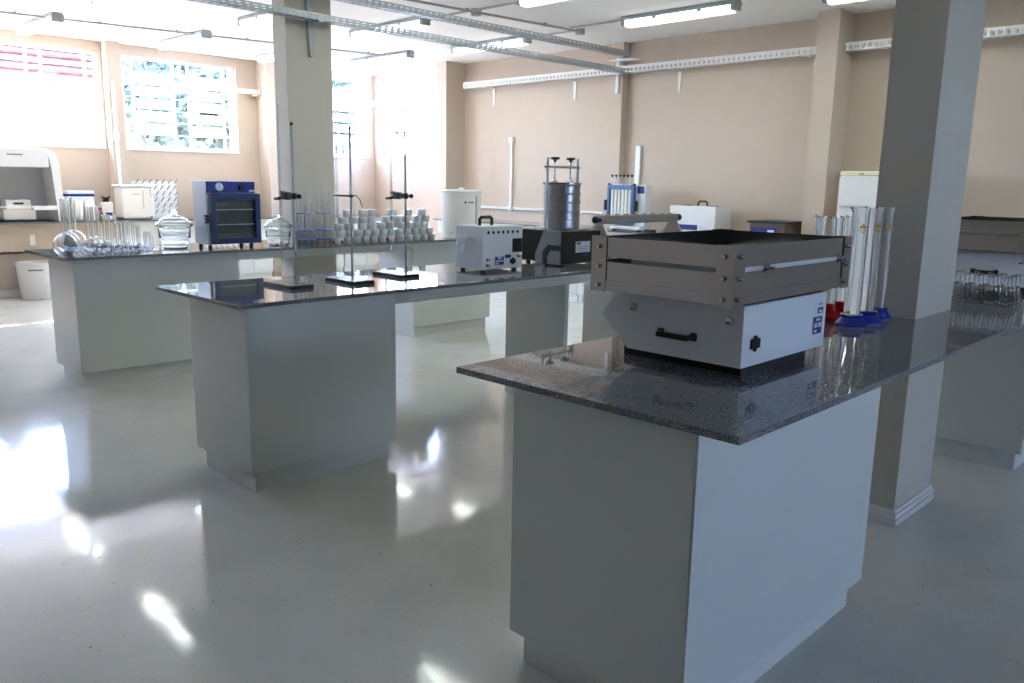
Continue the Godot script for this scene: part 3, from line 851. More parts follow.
func burette_stand(at: Vector3, rod_z: float, base_label: String, slim: bool) -> void:
	# base plate 0.15 x 0.30, rod towards the near end, burette hanging over the plate
	var t := thing("burette_stand", base_label, "stand", at)
	var st := mb()
	bx(st, Vector3(0, 0.009, 0), Vector3(0.13, 0.018, 0.26), 0.002)
	obj("base_plate", st, M.black, t)
	st = mb()
	rod(st, Vector3(0.005, 0.018, rod_z), Vector3(0.005, 0.775, rod_z), 0.0058, 12)
	obj("rod", st, M.zinc, t)
	st = mb()
	lathe(st, [Vector2(0, 0.772), Vector2(0.007, 0.772), Vector2(0.007, 0.785), Vector2(0, 0.788)], 10, Transform3D(Basis.IDENTITY, Vector3(0.005, 0, rod_z)))
	obj("rod_tip", st, M.black, t)
	var bz := rod_z - 0.125
	var y := 0.442
	st = mb()
	if not slim:
		bx(st, Vector3(0.005, y, rod_z), Vector3(0.026, 0.03, 0.03), 0.005)
		rod(st, Vector3(0.005, y, rod_z), Vector3(0.005, y, bz + 0.055), 0.014, 10)
		bx(st, Vector3(0.005, y, bz + 0.055), Vector3(0.036, 0.038, 0.05), 0.006)
		for s in [-1.0, 1.0]:
			tube(st, [Vector3(0.005 + s * 0.006, y + s * 0.006, bz + 0.04), Vector3(0.005 + s * 0.019, y + s * 0.014, bz + 0.016), Vector3(0.005 + s * 0.016, y + s * 0.016, bz - 0.022)], 0.008, 8)
	else:
		bx(st, Vector3(0.005, y, rod_z), Vector3(0.02, 0.016, 0.02), 0.004)
		rod(st, Vector3(0.005, y, rod_z), Vector3(0.005, y, bz + 0.02), 0.005, 8)
		for s in [-1.0, 1.0]:
			tube(st, [Vector3(0.005, y, bz + 0.02), Vector3(0.005 + s * 0.011, y, bz + 0.008), Vector3(0.005 + s * 0.010, y, bz - 0.014)], 0.0035, 8)
		tube(st, [Vector3(0.005, y, rod_z + 0.01), Vector3(0.012, y + 0.004, rod_z + 0.035), Vector3(0.02, y - 0.02, rod_z + 0.06), Vector3(0.022, y - 0.055, rod_z + 0.07)], 0.0022, 6)
	var clamp := obj("clamp", st, M.black if not slim else M.charcoal, t)
	if not slim:
		st = mb()
		rod(st, Vector3(0.005, y, rod_z + 0.012), Vector3(0.005, y, rod_z + 0.045), 0.006, 8)
		ball(st, Vector3(0.005, y, rod_z + 0.05), 0.0125, 10)
		obj("clamp_screw", st, M.black, clamp)
	# the burette itself is held by the clamp
	var b := thing("burette", "slender glass burette with red-tipped stopcock held by " + ("the slim clamp" if slim else ("the black clamp in front of the column" if at.x < 2.3 else "the black clamp beside the white box")), "burette", at + Vector3(0.005, 0, bz))
	st = mb()
	lathe(st, [Vector2(0.0018, 0.118), Vector2(0.003, 0.150), Vector2(0.0035, 0.185)], 10)
	lathe(st, [Vector2(0.0035, 0.215), Vector2(0.0075, 0.232), Vector2(0.0075, 0.872), Vector2(0.0105, 0.880)], 14)
	obj("tube", st, M.burette_glass, b)
	st = mb()
	rod(st, Vector3(0, 0.185, 0), Vector3(0, 0.217, 0), 0.008, 12)
	rod(st, Vector3(-0.014, 0.2, -0.008), Vector3(0.014, 0.2, 0.008), 0.0065, 10)
	obj("stopcock", st, M.white_gloss, b)
	for s in [-1.0, 1.0]:
		st = mb()
		rod(st, Vector3(s * 0.014, 0.2, s * 0.008), Vector3(s * 0.019, 0.2, s * 0.011), 0.0062, 10)
		bx(st, Vector3(s * 0.021, 0.2, s * 0.012), Vector3(0.005, 0.018, 0.009), 0.002)
		obj("stopcock_cap", st, M.red_plastic, b)
	st = mb()
	for i in 25:
		lathe(st, [Vector2(0.0077, 0.27 + i * 0.022), Vector2(0.0077, 0.2712 + i * 0.022)], 10)
	obj("scale_marks", st, M.grey_coat, b)

# white pump unit with seven round vents
func pump_box() -> void:
	var t := thing("vacuum_pump", "pale grey pump box with seven round vents and black handle beside the sieve shaker", "pump", Vector3(3.32, T, -3.505))
	var L := 0.333; var H := 0.272; var D := 0.235; var f := 0.015
	var st := mb()
	bb(st, 0, L, f, f + H - 0.018, -D, 0, 0.004)
	var body := obj("body", st, M.white_coat, t)
	for p in [[0.03, -0.03], [L - 0.04, -0.03], [0.03, -D + 0.03], [L - 0.04, -D + 0.03]]:
		st = mb()
		lathe(st, [Vector2(0, 0), Vector2(0.014, 0), Vector2(0.016, 0.010), Vector2(0.014, f), Vector2(0, f)], 12, Transform3D(Basis.IDENTITY, Vector3(p[0], 0, p[1])))
		obj("foot", st, M.black, t)
	st = mb()
	var ty := f + H - 0.018
	tube(st, [Vector3(0.085, ty, -0.12), Vector3(0.085, ty + 0.036, -0.12), Vector3(0.10, ty + 0.048, -0.12), Vector3(0.17, ty + 0.048, -0.12), Vector3(0.185, ty + 0.036, -0.12), Vector3(0.185, ty, -0.12)], 0.0105, 10)
	obj("handle", st, M.black, t)
	for i in 7:
		st = mb()
		lathe(st, [Vector2(0.0, 0.0012), Vector2(0.0085, 0.0012), Vector2(0.010, 0.0)], 14, turned(Vector3.RIGHT, PI / 2, Vector3(0.044 + i * 0.0405, ty - 0.036, 0.0)))
		obj("vent", st, M.black_matt, body)
	st = mb()
	bx(st, Vector3(0.283, 0.152, 0.003), Vector3(0.082, 0.082, 0.006), 0.002)
	for i in 6:
		bx(st, Vector3(0.283, 0.122 + i * 0.012, 0.007), Vector3(0.07, 0.003, 0.003))
	obj("fan_grille", st, M.black, t)
	boxpart("info_plate", t, M.blue_label, 0.100, 0.172, 0.040, 0.088, 0.0, 0.0012)
	for q in [[0.122, 0.152, 0.074, 0.086], [0.105, 0.133, 0.058, 0.068], [0.138, 0.165, 0.058, 0.068], [0.105, 0.133, 0.044, 0.052]]:
		boxpart("plate_print", t, M.silver_print, q[0], q[1], q[2], q[3], 0.0012, 0.0017)
	boxpart("rating_plate", t, M.blue_label, 0.182, 0.232, 0.078, 0.098, 0.0, 0.0012)
	st = mb()
	bx(st, Vector3(0.246, 0.058, 0.004), Vector3(0.046, 0.028, 0.008), 0.002)
	bx(st, Vector3(0.246, 0.058, 0.004), Vector3(0.016, 0.042, 0.008), 0.002)
	obj("power_socket", st, M.black, t)
	for q in [[0.03, 0.078], [0.03, 0.044], [0.292, 0.088]]:
		st = mb()
		lathe(st, [Vector2(0, 0), Vector2(0.011, 0), Vector2(0.011, 0.006), Vector2(0.006, 0.008), Vector2(0.006, 0.018), Vector2(0.008, 0.020), Vector2(0.004, 0.032), Vector2(0, 0.032)], 12, turned(Vector3.RIGHT, PI / 2, Vector3(q[0], q[1], 0.0)))
		obj("hose_nozzle", st, M.steel_bright, t)
	boxpart("filter_head", t, M.white_coat, -0.024, 0.0, 0.180, 0.206, -0.20, -0.11, 0.004)
	st = mb()
	lathe(st, [Vector2(0, 0), Vector2(0.018, 0.004), Vector2(0.026, 0.02), Vector2(0.026, 0.06), Vector2(0.018, 0.075)], 16, Transform3D(Basis.IDENTITY, Vector3(-0.028, 0.105, -0.165)))
	obj("filter_glass", st, M.thick_glass, t)

func sieve_shaker() -> void:
	var t := thing("sieve_shaker", "black sieve shaker clamping a stack of round steel sieves", "sieve shaker", Vector3(3.96, T, -3.46))
	var st := mb()
	bb(st, 0.045, 0.40, 0.016, 0.222, -0.395, -0.004, 0.006)
	obj("housing", st, M.black, t)
	st = mb()
	prism(st, [Vector2(0.006, 0.012), Vector2(0.225, 0.012), Vector2(0.225, 0.07), Vector2(0.155, 0.222), Vector2(0.006, 0.222)], 0.0, 0.06, Transform3D(Basis(Vector3(0, 0, -1), Vector3(0, 1, 0), Vector3(1, 0, 0)), Vector3.ZERO))
	obj("side_cheek", st, M.grey_coat, t)
	st = mb()
	prism(st, [Vector2(0.06, 0.012), Vector2(0.125, 0.012), Vector2(0.125, 0.06), Vector2(0.095, 0.10), Vector2(0.005, 0.10), Vector2(0.005, 0.135), Vector2(0.115, 0.135), Vector2(0.155, 0.085), Vector2(0.155, 0.012)], -0.006, 0.0, Transform3D(Basis(Vector3(0, 0, -1), Vector3(0, 1, 0), Vector3(1, 0, 0)), Vector3.ZERO))
	obj("side_band", st, M.black, t)
	boxpart("front_panel", t, M.black, 0.004, 0.345, 0.016, 0.222, -0.004, 0.0, 0.001)
	for p in [[0.04, -0.03], [0.36, -0.03], [0.08, -0.36], [0.36, -0.36], [0.02, -0.14]]:
		st = mb()
		lathe(st, [Vector2(0, 0), Vector2(0.016, 0), Vector2(0.014, 0.018), Vector2(0, 0.018)], 10, Transform3D(Basis.IDENTITY, Vector3(p[0], 0, p[1])))
		obj("foot", st, M.black_matt, t)
	boxpart("info_plate", t, M.silver_print, 0.14, 0.285, 0.085, 0.155, 0.0, 0.0012)
	boxpart("plate_print", t, M.mid_blue, 0.148, 0.19, 0.135, 0.150, 0.0012, 0.0016)
	for i in 3:
		boxpart("plate_print", t, M.grey_coat, 0.150, 0.275, 0.095 + i * 0.012, 0.099 + i * 0.012, 0.0012, 0.0016)
	boxpart("rating_plate", t, M.blue_label, 0.215, 0.275, 0.056, 0.075, 0.0, 0.0012)
	# stack
	var cx := 0.245; var cz := -0.22
	var at := Transform3D(Basis.IDENTITY, Vector3(cx, 0, cz))
	st = mb()
	lathe(st, [Vector2(0, 0.222), Vector2(0.185, 0.222), Vector2(0.185, 0.232), Vector2(0.15, 0.238), Vector2(0, 0.238)], 32, at)
	obj("clamp_plate", st, M.steel, t)
	var y := 0.238
	for i in 5:
		st = mb()
		var hh := 0.056
		lathe(st, [Vector2(0, y), Vector2(0.120, y), Vector2(0.120, y + hh - 0.012), Vector2(0.126, y + hh - 0.010), Vector2(0.127, y + hh - 0.002), Vector2(0.120, y + hh), Vector2(0, y + hh)], 40, at)
		obj("sieve", st, M.sieve_steel, t)
		y += hh
	st = mb()
	lathe(st, [Vector2(0, y), Vector2(0.131, y), Vector2(0.131, y + 0.010), Vector2(0.05, y + 0.014), Vector2(0, y + 0.014)], 40, at)
	obj("sieve_lid", st, M.steel, t)
	for s in [-1.0, 1.0]:
		st = mb()
		rod(st, Vector3(cx + s * 0.150, 0.235, cz), Vector3(cx + s * 0.150, 0.685, cz), 0.0095, 14)
		obj("upright", st, M.zinc, t)
		st = mb()
		rod(st, Vector3(cx + s * 0.078, y + 0.012, cz), Vector3(cx + s * 0.078, 0.665, cz), 0.006, 10)
		lathe(st, [Vector2(0, 0), Vector2(0.022, 0), Vector2(0.020, 0.010), Vector2(0.008, 0.014)], 14, Transform3D(Basis.IDENTITY, Vector3(cx + s * 0.078, y + 0.013, cz)))
		var scr := obj("clamp_screw", st, M.steel_bright, t)
		st = mb()
		lathe(st, [Vector2(0, 0.660), Vector2(0.010, 0.660), Vector2(0.012, 0.672), Vector2(0.030, 0.676), Vector2(0.030, 0.690), Vector2(0, 0.692)], 14, Transform3D(Basis.IDENTITY, Vector3(cx + s * 0.078, 0, cz)))
		obj("knob", st, M.black, scr)
	st = mb()
	bx(st, Vector3(cx, 0.628, cz), Vector3(0.345, 0.016, 0.022), 0.003)
	obj("cross_bar", st, M.steel_bright, t)

func bar_apparatus() -> void:
	var t := thing("bar_apparatus", "grey steel apparatus with long horizontal beam and black end knobs behind the shaker", "apparatus", Vector3(5.0, T, -3.62))
	boxpart("base_plate", t, M.grey_coat, -0.50, 0.48, 0.0, 0.02, -0.16, 0.16, 0.002)
	for x in [-0.46, 0.44]:
		var st := mb()
		prism(st, [Vector2(-0.11, 0.02), Vector2(0.11, 0.02), Vector2(0.10, 0.15), Vector2(0.03, 0.25), Vector2(-0.03, 0.25), Vector2(-0.10, 0.15)], -0.012, 0.012, Transform3D(Basis(Vector3(0, 0, 1), Vector3(0, 1, 0), Vector3(-1, 0, 0)), Vector3(x, 0, 0)))
		obj("side_plate", st, M.brushed, t)
	var st2 := mb()
	bb(st2, -0.46, 0.46, 0.25, 0.308, -0.03, 0.03, 0.004)
	var beam := obj("beam", st2, M.brushed, t)
	boxpart("rail", beam, M.grey_coat, -0.45, 0.45, 0.262, 0.276, 0.03, 0.038)
	for i in 8:
		boxpart("stud", beam, M.steel, -0.39 + i * 0.11, -0.365 + i * 0.11, 0.308, 0.315, -0.012, 0.012)
	for s in [-1.0, 1.0]:
		var k := mb()
		rod(k, Vector3(s * 0.46, 0.28, 0), Vector3(s * 0.49, 0.28, 0), 0.012, 10)
		ball(k, Vector3(s * 0.51, 0.28, 0), 0.026, 14)
		obj("knob", k, M.black, t)

func oven() -> void:
	var t := thing("vacuum_oven", "vacuum drying oven with navy glass door and blue control panel", "oven", Vector3(2.80, T, -5.91))
	var W := 0.40; var D := 0.22; var f := 0.030; var H := 0.468
	boxpart("body", t, M.white_coat, 0, W, f, f + H, -D, 0, 0.006)
	for p in [[0.03, -0.03], [W - 0.04, -0.03], [0.03, -D + 0.03], [W - 0.04, -D + 0.03]]:
		var fs := mb()
		lathe(fs, [Vector2(0, 0), Vector2(0.014, 0), Vector2(0.016, 0.012), Vector2(0.010, f), Vector2(0, f)], 10, Transform3D(Basis.IDENTITY, Vector3(p[0], 0, p[1])))
		obj("foot", fs, M.black, t)
	var head := boxpart("control_panel", t, M.header_blue, 0.004, W - 0.012, f + H - 0.088, f + H - 0.004, 0, 0.006, 0.001)
	var g := mb()
	lathe(g, [Vector2(0, 0.016), Vector2(0.023, 0.016), Vector2(0.030, 0.012), Vector2(0.030, 0.0)], 20, turned(Vector3.RIGHT, PI / 2, Vector3(0.10, f + H - 0.046, 0.006)))
	obj("pressure_gauge", g, M.silver_print, head)
	boxpart("gauge_needle", head, M.black, 0.096, 0.100, f + H - 0.050, f + H - 0.026, 0.0215, 0.0225)
	g = mb()
	lathe(g, [Vector2(0, 0.022), Vector2(0.020, 0.022), Vector2(0.024, 0.0)], 14, turned(Vector3.RIGHT, PI / 2, Vector3(0.275, f + H - 0.046, 0.006)))
	obj("dial", g, M.black, head)
	boxpart("panel_print", head, M.silver_print, 0.34, 0.395, f + H - 0.078, f + H - 0.066, 0.006, 0.0068)
	# door: frame, glass, chamber behind the glass with two shelves
	var dy0 := f + 0.004; var dy1 := f + H - 0.092
	var d := mb()
	bb(d, 0.012, 0.056, dy0, dy1, 0.004, 0.045, 0.004)
	bb(d, W - 0.034, W + 0.010, dy0, dy1, 0.004, 0.045, 0.004)
	bb(d, 0.056, W - 0.034, dy0, dy0 + 0.045, 0.004, 0.045, 0.004)
	bb(d, 0.056, W - 0.034, dy1 - 0.045, dy1, 0.004, 0.045, 0.004)
	var door := obj("door", d, M.navy, t)
	boxpart("door_glass", door, M.oven_glass, 0.054, W - 0.032, dy0 + 0.043, dy1 - 0.043, 0.030, 0.034)
	boxpart("chamber_back", t, M.chamber, 0.05, W - 0.03, dy0 + 0.04, dy1 - 0.04, 0.001, 0.006)
	for yy in [0.10, 0.21]:
		boxpart("shelf", t, M.white_gloss, 0.06, W - 0.04, dy0 + 0.04 + yy, dy0 + 0.046 + yy, 0.006, 0.028)
	g = mb()
	bx(g, Vector3(0.0, 0.22, 0.030), Vector3(0.05, 0.055, 0.034), 0.008)
	for a in 3:
		bx(g, Vector3(-0.022, 0.197 + a * 0.024, 0.030), Vector3(0.022, 0.014, 0.03), 0.004)
	obj("door_handle", g, M.black, door)

func pipette_stand(at: Vector3, label: String, seed_: int) -> void:
	var t := thing("pipette_stand", label, "stand", at)
	var st := mb()
	lathe(st, [Vector2(0, 0.028), Vector2(0.02, 0.028), Vector2(0.088, 0.034), Vector2(0.088, 0.042), Vector2(0, 0.042)], 28)
	for a in 3:
		rod(st, Vector3(cos(a * 2.1), 0, sin(a * 2.1)) * 0.06, Vector3(cos(a * 2.1), 0, sin(a * 2.1)) * 0.06 + Vector3(0, 0.03, 0), 0.007, 8)
	obj("foot", st, M.pale_blue, t)
	for y in [0.108, 0.245]:
		st = mb()
		lathe(st, [Vector2(0, y), Vector2(0.070, y), Vector2(0.070, y + 0.007), Vector2(0, y + 0.007)], 28)
		obj("ring", st, M.pale_blue, t)
	st = mb()
	rod(st, Vector3(0, 0.04, 0), Vector3(0, 0.30, 0), 0.0035, 10)
	obj("rod", st, M.pipe_grey, t)
	var rng := RandomNumberGenerator.new()
	rng.seed = seed_
	for i in 8:
		var a := TAU * i / 8.0 + 0.2
		var h := 0.33 + rng.randf() * 0.12
		var p := thing("pipette", "thin glass pipette standing upright in a blue ringed stand", "pipette", at + Vector3(cos(a) * 0.048, 0.043, sin(a) * 0.048), 0.0, "glass pipettes in the blue stands")
		st = mb()
		lathe(st, [Vector2(0.001, 0.0), Vector2(0.0035, 0.03), Vector2(0.0035, h * 0.55), Vector2(0.0085, h * 0.60), Vector2(0.0085, h * 0.74), Vector2(0.0035, h * 0.79), Vector2(0.0035, h)], 10)
		obj("tube", st, M.thick_glass, p)

func tank() -> void:
	var t := thing("distilled_water_tank", "tall white oval tank with flat lid at the end of the tin stacks", "tank", Vector3(5.345, T, -5.95))
	var st := mb()
	lathe(st, [Vector2(0, 0.0), Vector2(0.182, 0.0), Vector2(0.186, 0.012), Vector2(0.186, 0.42), Vector2(0, 0.42)], 36)
	obj("vessel", st, M.ivory, t)
	st = mb()
	lathe(st, [Vector2(0, 0.420), Vector2(0.192, 0.420), Vector2(0.194, 0.432), Vector2(0.184, 0.444), Vector2(0.03, 0.450), Vector2(0.018, 0.466), Vector2(0, 0.468)], 36)
	obj("lid", st, M.white_gloss, t)
	# level tube and print on the room side
	var face := Basis(Vector3.UP, -0.35)
	st = mb()
	rod(st, face * Vector3(0.085, 0.12, 0.168), face * Vector3(0.085, 0.39, 0.168), 0.007, 8)
	obj("level_gauge", st, M.pipe_grey, t)
	st = mb()
	bx(st, Vector3(-0.03, 0.33, 0.184), Vector3(0.018, 0.018, 0.004), 0.0, Transform3D(face, Vector3.ZERO))
	bx(st, Vector3(0.025, 0.33, 0.1845), Vector3(0.055, 0.010, 0.004), 0.0, Transform3D(face, Vector3.ZERO))
	bx(st, Vector3(-0.145, 0.05, 0.116), Vector3(0.012, 0.02, 0.004), 0.0, Transform3D(face, Vector3.ZERO))
	obj("print", st, M.navy, t)

func tins() -> void:
	var levels := {
		1: [3.867, 3.95, 4.036, 4.122, 4.208, 4.295, 4.381, 4.491, 4.586, 4.672, 4.757, 4.842],
		2: [3.883, 3.97, 4.055, 4.14, 4.225, 4.311, 4.396, 4.481, 4.567, 4.652, 4.735, 4.818],
		3: [3.874, 3.968, 4.102, 4.186, 4.296, 4.380, 4.51, 4.595, 4.678, 4.758],
		4: [3.906, 4.012, 4.103, 4.187, 4.342, 4.469, 4.558, 4.69, 4.776],
		5: [3.955, 4.104, 4.200, 4.4, 4.582, 4.733]}
	var proto: Node3D = null
	var rng := RandomNumberGenerator.new()
	rng.seed = 77
	for row in 2:
		for l in levels:
			if row == 1 and l > 4:
				continue
			for x in levels[l]:
				var px: float = x + row * 0.055
				var z := -5.80 - row * 0.082 + (rng.randf() - 0.5) * 0.002
				if row == 1 and (px > 4.88 or px < 3.98 or rng.randf() < 0.12 * (l - 1)):
					continue
				var p := Vector3(px, T + 0.0552 * (l - 1), z)
				if proto == null:
					proto = thing("sample_tin", "small round aluminium sample tin in the stacks on the granite worktop", "tin", p, 0.0, "stacked aluminium sample tins")
					var st := mb()
					lathe(st, [Vector2(0, 0), Vector2(0.037, 0.0), Vector2(0.039, 0.002), Vector2(0.039, 0.040), Vector2(0, 0.040)], 20)
					obj("can", st, M.alum, proto)
					st = mb()
					lathe(st, [Vector2(0.039, 0.038), Vector2(0.0398, 0.038), Vector2(0.0398, 0.053), Vector2(0.039, 0.055), Vector2(0, 0.055)], 20)
					obj("lid", st, M.alum_lid, proto)
				else:
					dup(proto, "sample_tin", p, "", rng.randf() * 6.0)

func build_bench_objects() -> void:
	shaker(Vector3(2.022, T, -1.103), "white vibrating shaker with open stainless steel frame on the granite bench end")
	shaker(Vector3(4.905, T, -1.085), "white shaker with dark steel frame behind the conical flasks, partly behind the column")
	var g := "blue footed measuring cylinders beside the column"
	for p in [[3.208, -1.291, "next to the shaker"], [3.340, -1.288, "between two others"], [3.478, -1.300, "next to the column"]]:
		cylinder_glass(Vector3(p[0], T, p[1]), 0.452, 0.031, M.blue_plastic, "tall glass measuring cylinder with blue foot and gold emblem " + p[2], g, true)
	for p in [[3.258, -1.402], [3.352, -1.402], [3.44, -1.417], [3.17, -1.43], [3.31, -1.487]]:
		cylinder_glass(Vector3(p[0], T, p[1]), 0.412, 0.0205, M.red_plastic, "slim glass measuring cylinder with red foot", "red footed measuring cylinders behind the blue ones", false)
	var e := erlenmeyer()
	var first := true
	for i in 4:
		for j in 5:
			var p := Vector3(4.285 + i * 0.068, T, -1.275 + j * 0.0605)
			if first:
				e.position = p
				first = false
			else:
				dup(e, "conical_flask", p, "", (i * 5 + j) * 0.7)
	for a in [[2.13, -3.65, 0.07, "black burette stand in front of the column, leftmost of the three", false], [2.465, -3.61, 0.02, "burette stand with a slim clamp and loose wire, between the other two", true], [2.835, -3.70, 0.085, "black burette stand next to the pale grey pump box", false]]:
		burette_stand(Vector3(a[0], T, a[1]), a[2], a[3].replace(", leftmost of the three", ""), a[4])
	pump_box()
	sieve_shaker()
	bar_apparatus()
	oven()
	desiccator(Vector3(2.635, T, -6.10), 0.94, "large clear glass desiccator with knobbed lid left of the oven")
	desiccator(Vector3(3.40, T, -5.95), 0.82, "smaller glass desiccator between the oven and the column")
	pipette_stand(Vector3(3.65, T, -5.96), "blue ringed pipette stand close to the smaller desiccator", 3)
	pipette_stand(Vector3(3.83, T, -5.96), "blue ringed pipette stand next to the tin stacks", 8)
	tins()
	tank()
	# volumetric flasks, six sizes
	var sizes := [[0.368, 0.074, "volumetric flask with fat round body, the largest kind in the row"], [0.312, 0.054, "volumetric flask of the second size in the row"], [0.256, 0.042, "volumetric flask of middle size in the row"], [0.205, 0.031, "small volumetric flask with short neck in the row"], [0.170, 0.024, "very small volumetric flask near the end of the row"], [0.130, 0.0185, "tiny volumetric flask at the end of the row"]]
	var spots := [[[1.842, -5.97], [1.912, -6.115], [2.0, -6.27]], [[1.985, -5.955], [2.052, -6.06], [2.125, -6.165]], [[2.085, -5.94], [2.148, -6.03], [2.220, -6.115]], [[2.162, -5.93], [2.226, -5.955], [2.225, -6.02], [2.290, -5.985], [2.285, -6.05]], [[2.345, -6.055], [2.362, -6.10], [2.395, -6.145]], [[2.39, -6.045], [2.412, -6.09], [2.447, -6.14], [2.43, -6.045]]]
	for s in 6:
		var lab: String = "clear glass " + sizes[s][2]
		var f := volumetric(sizes[s][0], sizes[s][1], lab, "volumetric flasks of size %d" % (s + 1))
		for i in spots[s].size():
			var p := Vector3(spots[s][i][0], T, spots[s][i][1])
			if i == 0:
				f.position = p
			else:
				dup(f, "volumetric_flask", p)

# ---------------------------------------------------------------- wall side equipment
func build_wall_objects() -> void:
	# laminar flow hood on the far bench
	var y := T - 0.025
	var t := thing("fume_hood", "large white fume hood with rounded top on the far bench", "hood", Vector3(2.61, y, -11.2))
	var st := mb()
	var outer := [Vector2(-0.72, 0), Vector2(0.72, 0), Vector2(0.70, 0.70), Vector2(0.665, 0.80), Vector2(0.60, 0.835), Vector2(-0.60, 0.835), Vector2(-0.68, 0.80), Vector2(-0.72, 0.70)]
	prism(st, outer, 0.0, 0.10)
	obj("back_shell", st, M.white_gloss, t)
	st = mb()
	prism(st, [Vector2(0.66, 0), Vector2(0.73, 0), Vector2(0.71, 0.68), Vector2(0.675, 0.79), Vector2(0.61, 0.83), Vector2(0.58, 0.83), Vector2(0.62, 0.62)], 0.10, 0.47)
	obj("side_shell", st, M.white_gloss, t)
	st = mb()
	prism(st, [Vector2(-0.66, 0), Vector2(-0.73, 0), Vector2(-0.71, 0.68), Vector2(-0.675, 0.79), Vector2(-0.61, 0.83), Vector2(-0.58, 0.83), Vector2(-0.62, 0.62)], 0.10, 0.47)
	obj("side_shell", st, M.white_gloss, t)
	boxpart("top_shell", t, M.white_gloss, -0.60, 0.60, 0.62, 0.835, 0.10, 0.47, 0.01)
	boxpart("inner_back", t, M.pipe_grey, -0.655, 0.655, 0.0, 0.62, 0.10, 0.115)
	boxpart("work_floor", t, M.charcoal, -0.655, 0.655, 0.0, 0.01, 0.115, 0.47)
	boxpart("sash_bar", t, M.white_gloss, -0.655, 0.655, 0.165, 0.185, 0.44, 0.46)
	boxpart("sash_grip", t, M.white_gloss, 0.40, 0.655, 0.135, 0.165, 0.44, 0.46)
	for i in 6:
		boxpart("name_print", t, M.black, 0.175 + i * 0.027, 0.197 + i * 0.027, 0.755, 0.768, 0.47, 0.4712)
	t = thing("heating_block", "beige heating block with black handle inside the fume hood", "heater", Vector3(2.88, y + 0.01, -10.93))
	boxpart("lower_case", t, M.ivory, -0.17, 0.17, 0.012, 0.13, -0.12, 0.12, 0.008)
	boxpart("upper_case", t, M.ivory, -0.13, 0.13, 0.13, 0.24, -0.10, 0.10, 0.008)
	boxpart("handle", t, M.black, -0.05, 0.05, 0.19, 0.21, 0.10, 0.118, 0.004)
	boxpart("feet", t, M.black, -0.15, 0.15, 0.0, 0.012, -0.10, 0.10)
	t = thing("hood_lamp", "white round fan housing on the top of the fume hood", "fan", Vector3(2.62, y + 0.835, -10.95))
	st = mb()
	lathe(st, [Vector2(0, 0), Vector2(0.16, 0), Vector2(0.15, 0.08), Vector2(0.10, 0.11), Vector2(0.12, 0.16), Vector2(0.06, 0.22), Vector2(0, 0.23)], 22)
	obj("housing", st, M.white_gloss, t)
	st = mb()
	lathe(st, [Vector2(0.102, 0.105), Vector2(0.112, 0.115), Vector2(0.108, 0.125)], 22)
	obj("band", st, M.black, t)
	# water purifier
	t = thing("water_purifier", "white water purifier with blue band next to the fume hood", "purifier", Vector3(3.58, y, -10.97))
	boxpart("body", t, M.white_gloss, -0.15, 0.15, 0.0, 0.29, -0.12, 0.10, 0.01)
	boxpart("blue_band", t, M.blue_plastic, -0.152, 0.152, 0.29, 0.315, -0.12, 0.102, 0.003)
	boxpart("cover", t, M.white_gloss, -0.15, 0.15, 0.315, 0.355, -0.12, 0.10, 0.01)
	for x in [-0.06, 0.06]:
		st = mb()
		lathe(st, [Vector2(0, 0.01), Vector2(0.045, 0.01), Vector2(0.05, 0.02), Vector2(0.05, 0.22), Vector2(0.035, 0.24), Vector2(0, 0.24)], 16, Transform3D(Basis.IDENTITY, Vector3(x, 0, 0.152)))
		obj("filter_bowl", st, M.ivory, t)
	t = thing("reagent_bottle", "white bottle with black wing cap and blue label by the purifier", "bottle", Vector3(3.88, y, -10.93))
	boxpart("vessel", t, M.white_gloss, -0.07, 0.07, 0.0, 0.22, -0.05, 0.05, 0.012)
	boxpart("label", t, M.blue_plastic, -0.03, 0.055, 0.05, 0.09, 0.05, 0.0512)
	st = mb()
	prism(st, [Vector2(-0.055, 0.295), Vector2(-0.03, 0.255), Vector2(-0.03, 0.22), Vector2(0.03, 0.22), Vector2(0.03, 0.255), Vector2(0.055, 0.295), Vector2(0.02, 0.275), Vector2(-0.02, 0.275)], -0.02, 0.02)
	obj("wing_cap", st, M.black, t)
	t = thing("red_stopper_bottle", "small dark bottle with red stopper beside the purifier", "bottle", Vector3(3.762, y, -10.80))
	st = mb()
	lathe(st, [Vector2(0, 0), Vector2(0.03, 0.0), Vector2(0.03, 0.09), Vector2(0.014, 0.11), Vector2(0.014, 0.13), Vector2(0, 0.13)], 14)
	obj("vessel", st, M.brown, t)
	st = mb()
	lathe(st, [Vector2(0, 0.13), Vector2(0.017, 0.13), Vector2(0.017, 0.155), Vector2(0, 0.157)], 12)
	obj("stopper", st, M.red_plastic, t)
	# ivory still
	t = thing("water_still", "ivory water container with white lid in front of the pegboard", "container", Vector3(4.225, y, -10.93))
	boxpart("vessel", t, M.ivory, -0.20, 0.20, 0.0, 0.41, -0.14, 0.14, 0.03)
	boxpart("lid", t, M.white_gloss, -0.215, 0.215, 0.40, 0.44, -0.15, 0.15, 0.014)
	boxpart("grip", t, M.white_gloss, 0.150, 0.195, 0.30, 0.40, 0.139, 0.156, 0.006)
	boxpart("level_slot", t, M.pipe_grey, 0.055, 0.065, 0.13, 0.36, 0.139, 0.1412)
	for i in 4:
		boxpart("name_print", t, M.grey_coat, -0.08 + i * 0.026, -0.06 + i * 0.026, 0.315, 0.325, 0.139, 0.1412)
	boxpart("tap", t, M.grey_coat, 0.14, 0.16, 0.02, 0.04, 0.139, 0.165, 0.003)
